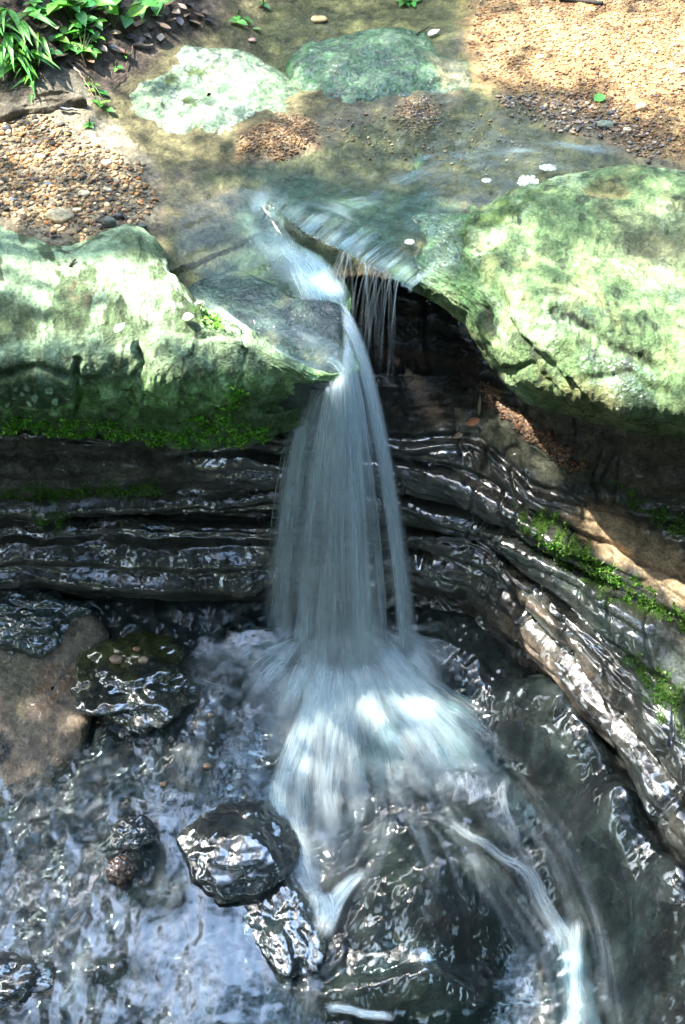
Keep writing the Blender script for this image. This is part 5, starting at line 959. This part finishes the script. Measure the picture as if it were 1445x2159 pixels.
spots = [(285, 56), (300, 52), (228, 102), (240, 108), (252, 112), (215, 108), (262, 60), (330, 40), (345, 62), (360, 50), (380, 52), (395, 40), (300, 90), (312, 80), (275, 85), (290, 100), (255, 25), (320, 20), (360, 15), (400, 15), (430, 30), (200, 20), (130, 125), (100, 60), (225, 60), (410, 55), (440, 50), (340, 85), (265, 120), (190, 130), (150, 140), (30, 165), (90, 150), (120, 60), (370, 30), (320, 60), (295, 35), (240, 75), (310, 105), (350, 30), (420, 40), (385, 20)]
for i, (x, y) in enumerate(spots):
    loose_leaf('brown dead leaf among the litter on the dark soil bank', x, y, R.uniform(.04, .075), R.uniform(.018, .035), R.choice(DT), R.uniform(0, 6.28), dry=True, name='dead_leaf', lift=.01, bend=R.uniform(-.4, .3), group='dead leaves on the soil bank')
def stick(label, a, b, r, tint, f=bedL, lift=.012, name='twig', sag=.0):
    A = hit(a[0], a[1], f)[0]; B = hit(b[0], b[1], f)[0]; q = np.linspace(0, 1, 12)[:, None]; P_ = A + (B - A) * q + np.array([0, 0, 1]) * (lift + sag * np.sin(np.pi * q)) + .006 * np.column_stack([fbm(q[:, 0] * 4, q[:, 0], 2, seed=r * 1e4), fbm(q[:, 0] * 4, q[:, 0] + 5, 2, seed=r * 1e4 + 3), 0 * q[:, 0]])
    V, F = tube(P_, np.linspace(r, r * .6, 12), 7); tag(new_mesh(name, V, F, M_WOOD, tint=np.tile(tint, (len(V), 1)), wet=0.0), label, 'twig')
stick('pale broken twig on the bank pointing down to the vine', (148, 136), (180, 172), .005, (.36, .28, .20)); stick('thin brown twig below the pale twig', (178, 172), (200, 212), .0025, (.22, .14, .09))
stick('short grey stick lying flat under the bank', (127, 234), (164, 238), .007, (.16, .17, .18)); stick('dark twig in the litter beside the white-green boulder', (283, 100), (266, 150), .003, (.08, .05, .04))
stick('thin dark twig on the mud left of the white-green boulder', (240, 178), (268, 160), .002, (.10, .07, .05)); stick('short dark twig on the left ledge rock', (150, 566), (160, 553), .005, (.04, .03, .02), f=LRtop); stick('brown twig floating on the right of the dark boulder', (877, 78), (905, 62), .004, (.05, .04, .03)); stick('dark twig on the top edge of the gravel bar', (1180, 4), (1270, 12), .012, (.035, .03, .025))
def wallpt(px, py):
    d2 = (WALL_PX - px) ** 2 + (WALL_PY - py) ** 2; i = np.unravel_index(np.argmin(d2), d2.shape); return WALL_P[i], WALL_N[i]
def moss(name, P, N, n, size, par, tints, dens=None):
    k = rng.integers(0, len(P), n); c = P[k] + N[k] * .004; L, F = leaf_quads(c + rng.normal(size=(n, 3)) * .004, size, .9)
    o = new_mesh(name, L, F, M_LEAF, tint=np.repeat(tints[rng.integers(0, len(tints), n)] * rng.uniform(.6, 1.3, (n, 1)), 6, 0)); o['kind'] = 'stuff'; child(o, par); return o
MT = np.array([(.18, .62, .04), (.28, .74, .06), (.09, .34, .03), (.36, .70, .12), (.20, .30, .05)])
m_ = blob(LRpx, LRpy, [(-60, 880), (60, 878), (200, 885), (330, 895), (470, 872), (488, 810), (510, 815), (505, 880), (560, 895), (570, 920), (420, 938), (270, 930), (100, 915), (-60, 915)], 8, 14, 40) * sstep(-.25, .25, fbm(LRpx / 28, LRpy / 22, 4, seed=331) + .06) * (LRN[..., 1] < .2)
m_ = np.maximum(m_, .25 * blob(LRpx, LRpy, [(418, 655), (450, 645), (475, 690), (440, 700)], 8, 14, 25)); pick = np.where(rng.random(m_.shape) < m_ * .5)
moss('moss', LRP[pick], LRN[pick], 6500, .0075, LR, MT)
pick = np.where(rng.random(WALL_MOSS.shape) < WALL_MOSS * .3); moss('moss', WALL_P[pick], WALL_N[pick], 7000, .0055, wall, MT * np.array([.42, .42, .42]))
# grit and broken leaf litter caught on the ledge under the right rock, and the dead leaf above the fall's right side
def on_wall(poly, n):
    ok = np.where((blob(WALL_PX, WALL_PY, poly, 10, 14, 30) > .5).ravel())[0]; k = ok[rng.integers(0, len(ok), n)]; return WALL_P.reshape(-1, 3)[k], WALL_N.reshape(-1, 3)[k]
Pw, Nw = on_wall([(1000, 800), (1040, 815), (1100, 870), (1180, 930), (1240, 990), (1215, 1000), (1140, 945), (1060, 880), (1010, 830)], 900); bag = Bag()
for i in range(len(Pw)):
    V = PEB[i % 7] @ rotz(i).T * rng.uniform(.004, .012) + Pw[i] + Nw[i] * .003; bag.add(V, ico(2)[1], PAL[rng.integers(0, 10)] * np.array([.55, .42, .35]))
tag(bag.build('gravel', M_PEB, wet=.3), 'reddish brown grit caught on the shelf under the right ledge rock', 'gravel', kind='stuff')
for lab, x, y, L, tint in [('brown curled leaf stuck on the wet wall right of the fall', 998, 886, .06, (.20, .09, .05)), ('small tan leaf stuck on the wet wall below the brown leaf', 965, 918, .045, (.26, .19, .13)), ('long pale leaf stem on the wet wall above the brown leaf', 1014, 850, .09, (.20, .17, .12))]:
    p_, n_ = wallpt(x, y); Vl, Fl = leaflet(L, L * (.5 if L < .08 else .14), -.2, 7, 1.3); Vl[:, 0] -= L / 2; a = -.5 if L < .08 else 1.5
    dv = np.cross(n_, [0, 0, 1]); dv /= np.linalg.norm(dv); dv2 = np.cross(dv, n_); o = new_mesh('dead_leaf', orient(Vl, dv * math.cos(a) + dv2 * math.sin(a), n_) + p_ + n_ * .012, Fl, M_DRY, tint=np.tile(tint, (len(Vl), 1))); tag(o, lab, 'leaf')
def foam_patch(label, px, py, w, h, seed):
    c = hit(px, py, lambda x, y: np.full(np.shape(x), .0))[0]; bag = Bag(); r = np.random.default_rng(seed); V0, F0 = ico(2)
    for _ in range(90):
        a = r.uniform(0, 6.28); q = math.sqrt(r.random()); p_ = at(px + math.cos(a) * q * w * .5, py + math.sin(a) * q * h * .5, .002); s_ = r.uniform(.002, .007) * (1.2 - .6 * q)
        bag.add(V0 * [s_ * 1.8, s_ * 1.8, s_ * .5] + p_, F0, np.array([.36, .43, .38]) * r.uniform(.6, 1.15))
    tag(bag.build('foam', M_PEB, wet=.5), label, 'foam', kind='stuff')
foam_patch('round raft of white foam at the back corner of the right ledge rock', 1114, 382, 42, 26, 1); foam_patch('flat white foam patch floating right of the foam raft', 1156, 353, 36, 13, 2); foam_patch('thin foam line along the mossy edge of the right ledge rock', 1094, 420, 16, 40, 3); foam_patch('tiny foam spot in the middle of the stream', 1026, 380, 14, 6, 4); foam_patch('small white foam spot on the wet stone right of the step', 864, 510, 16, 8, 5)
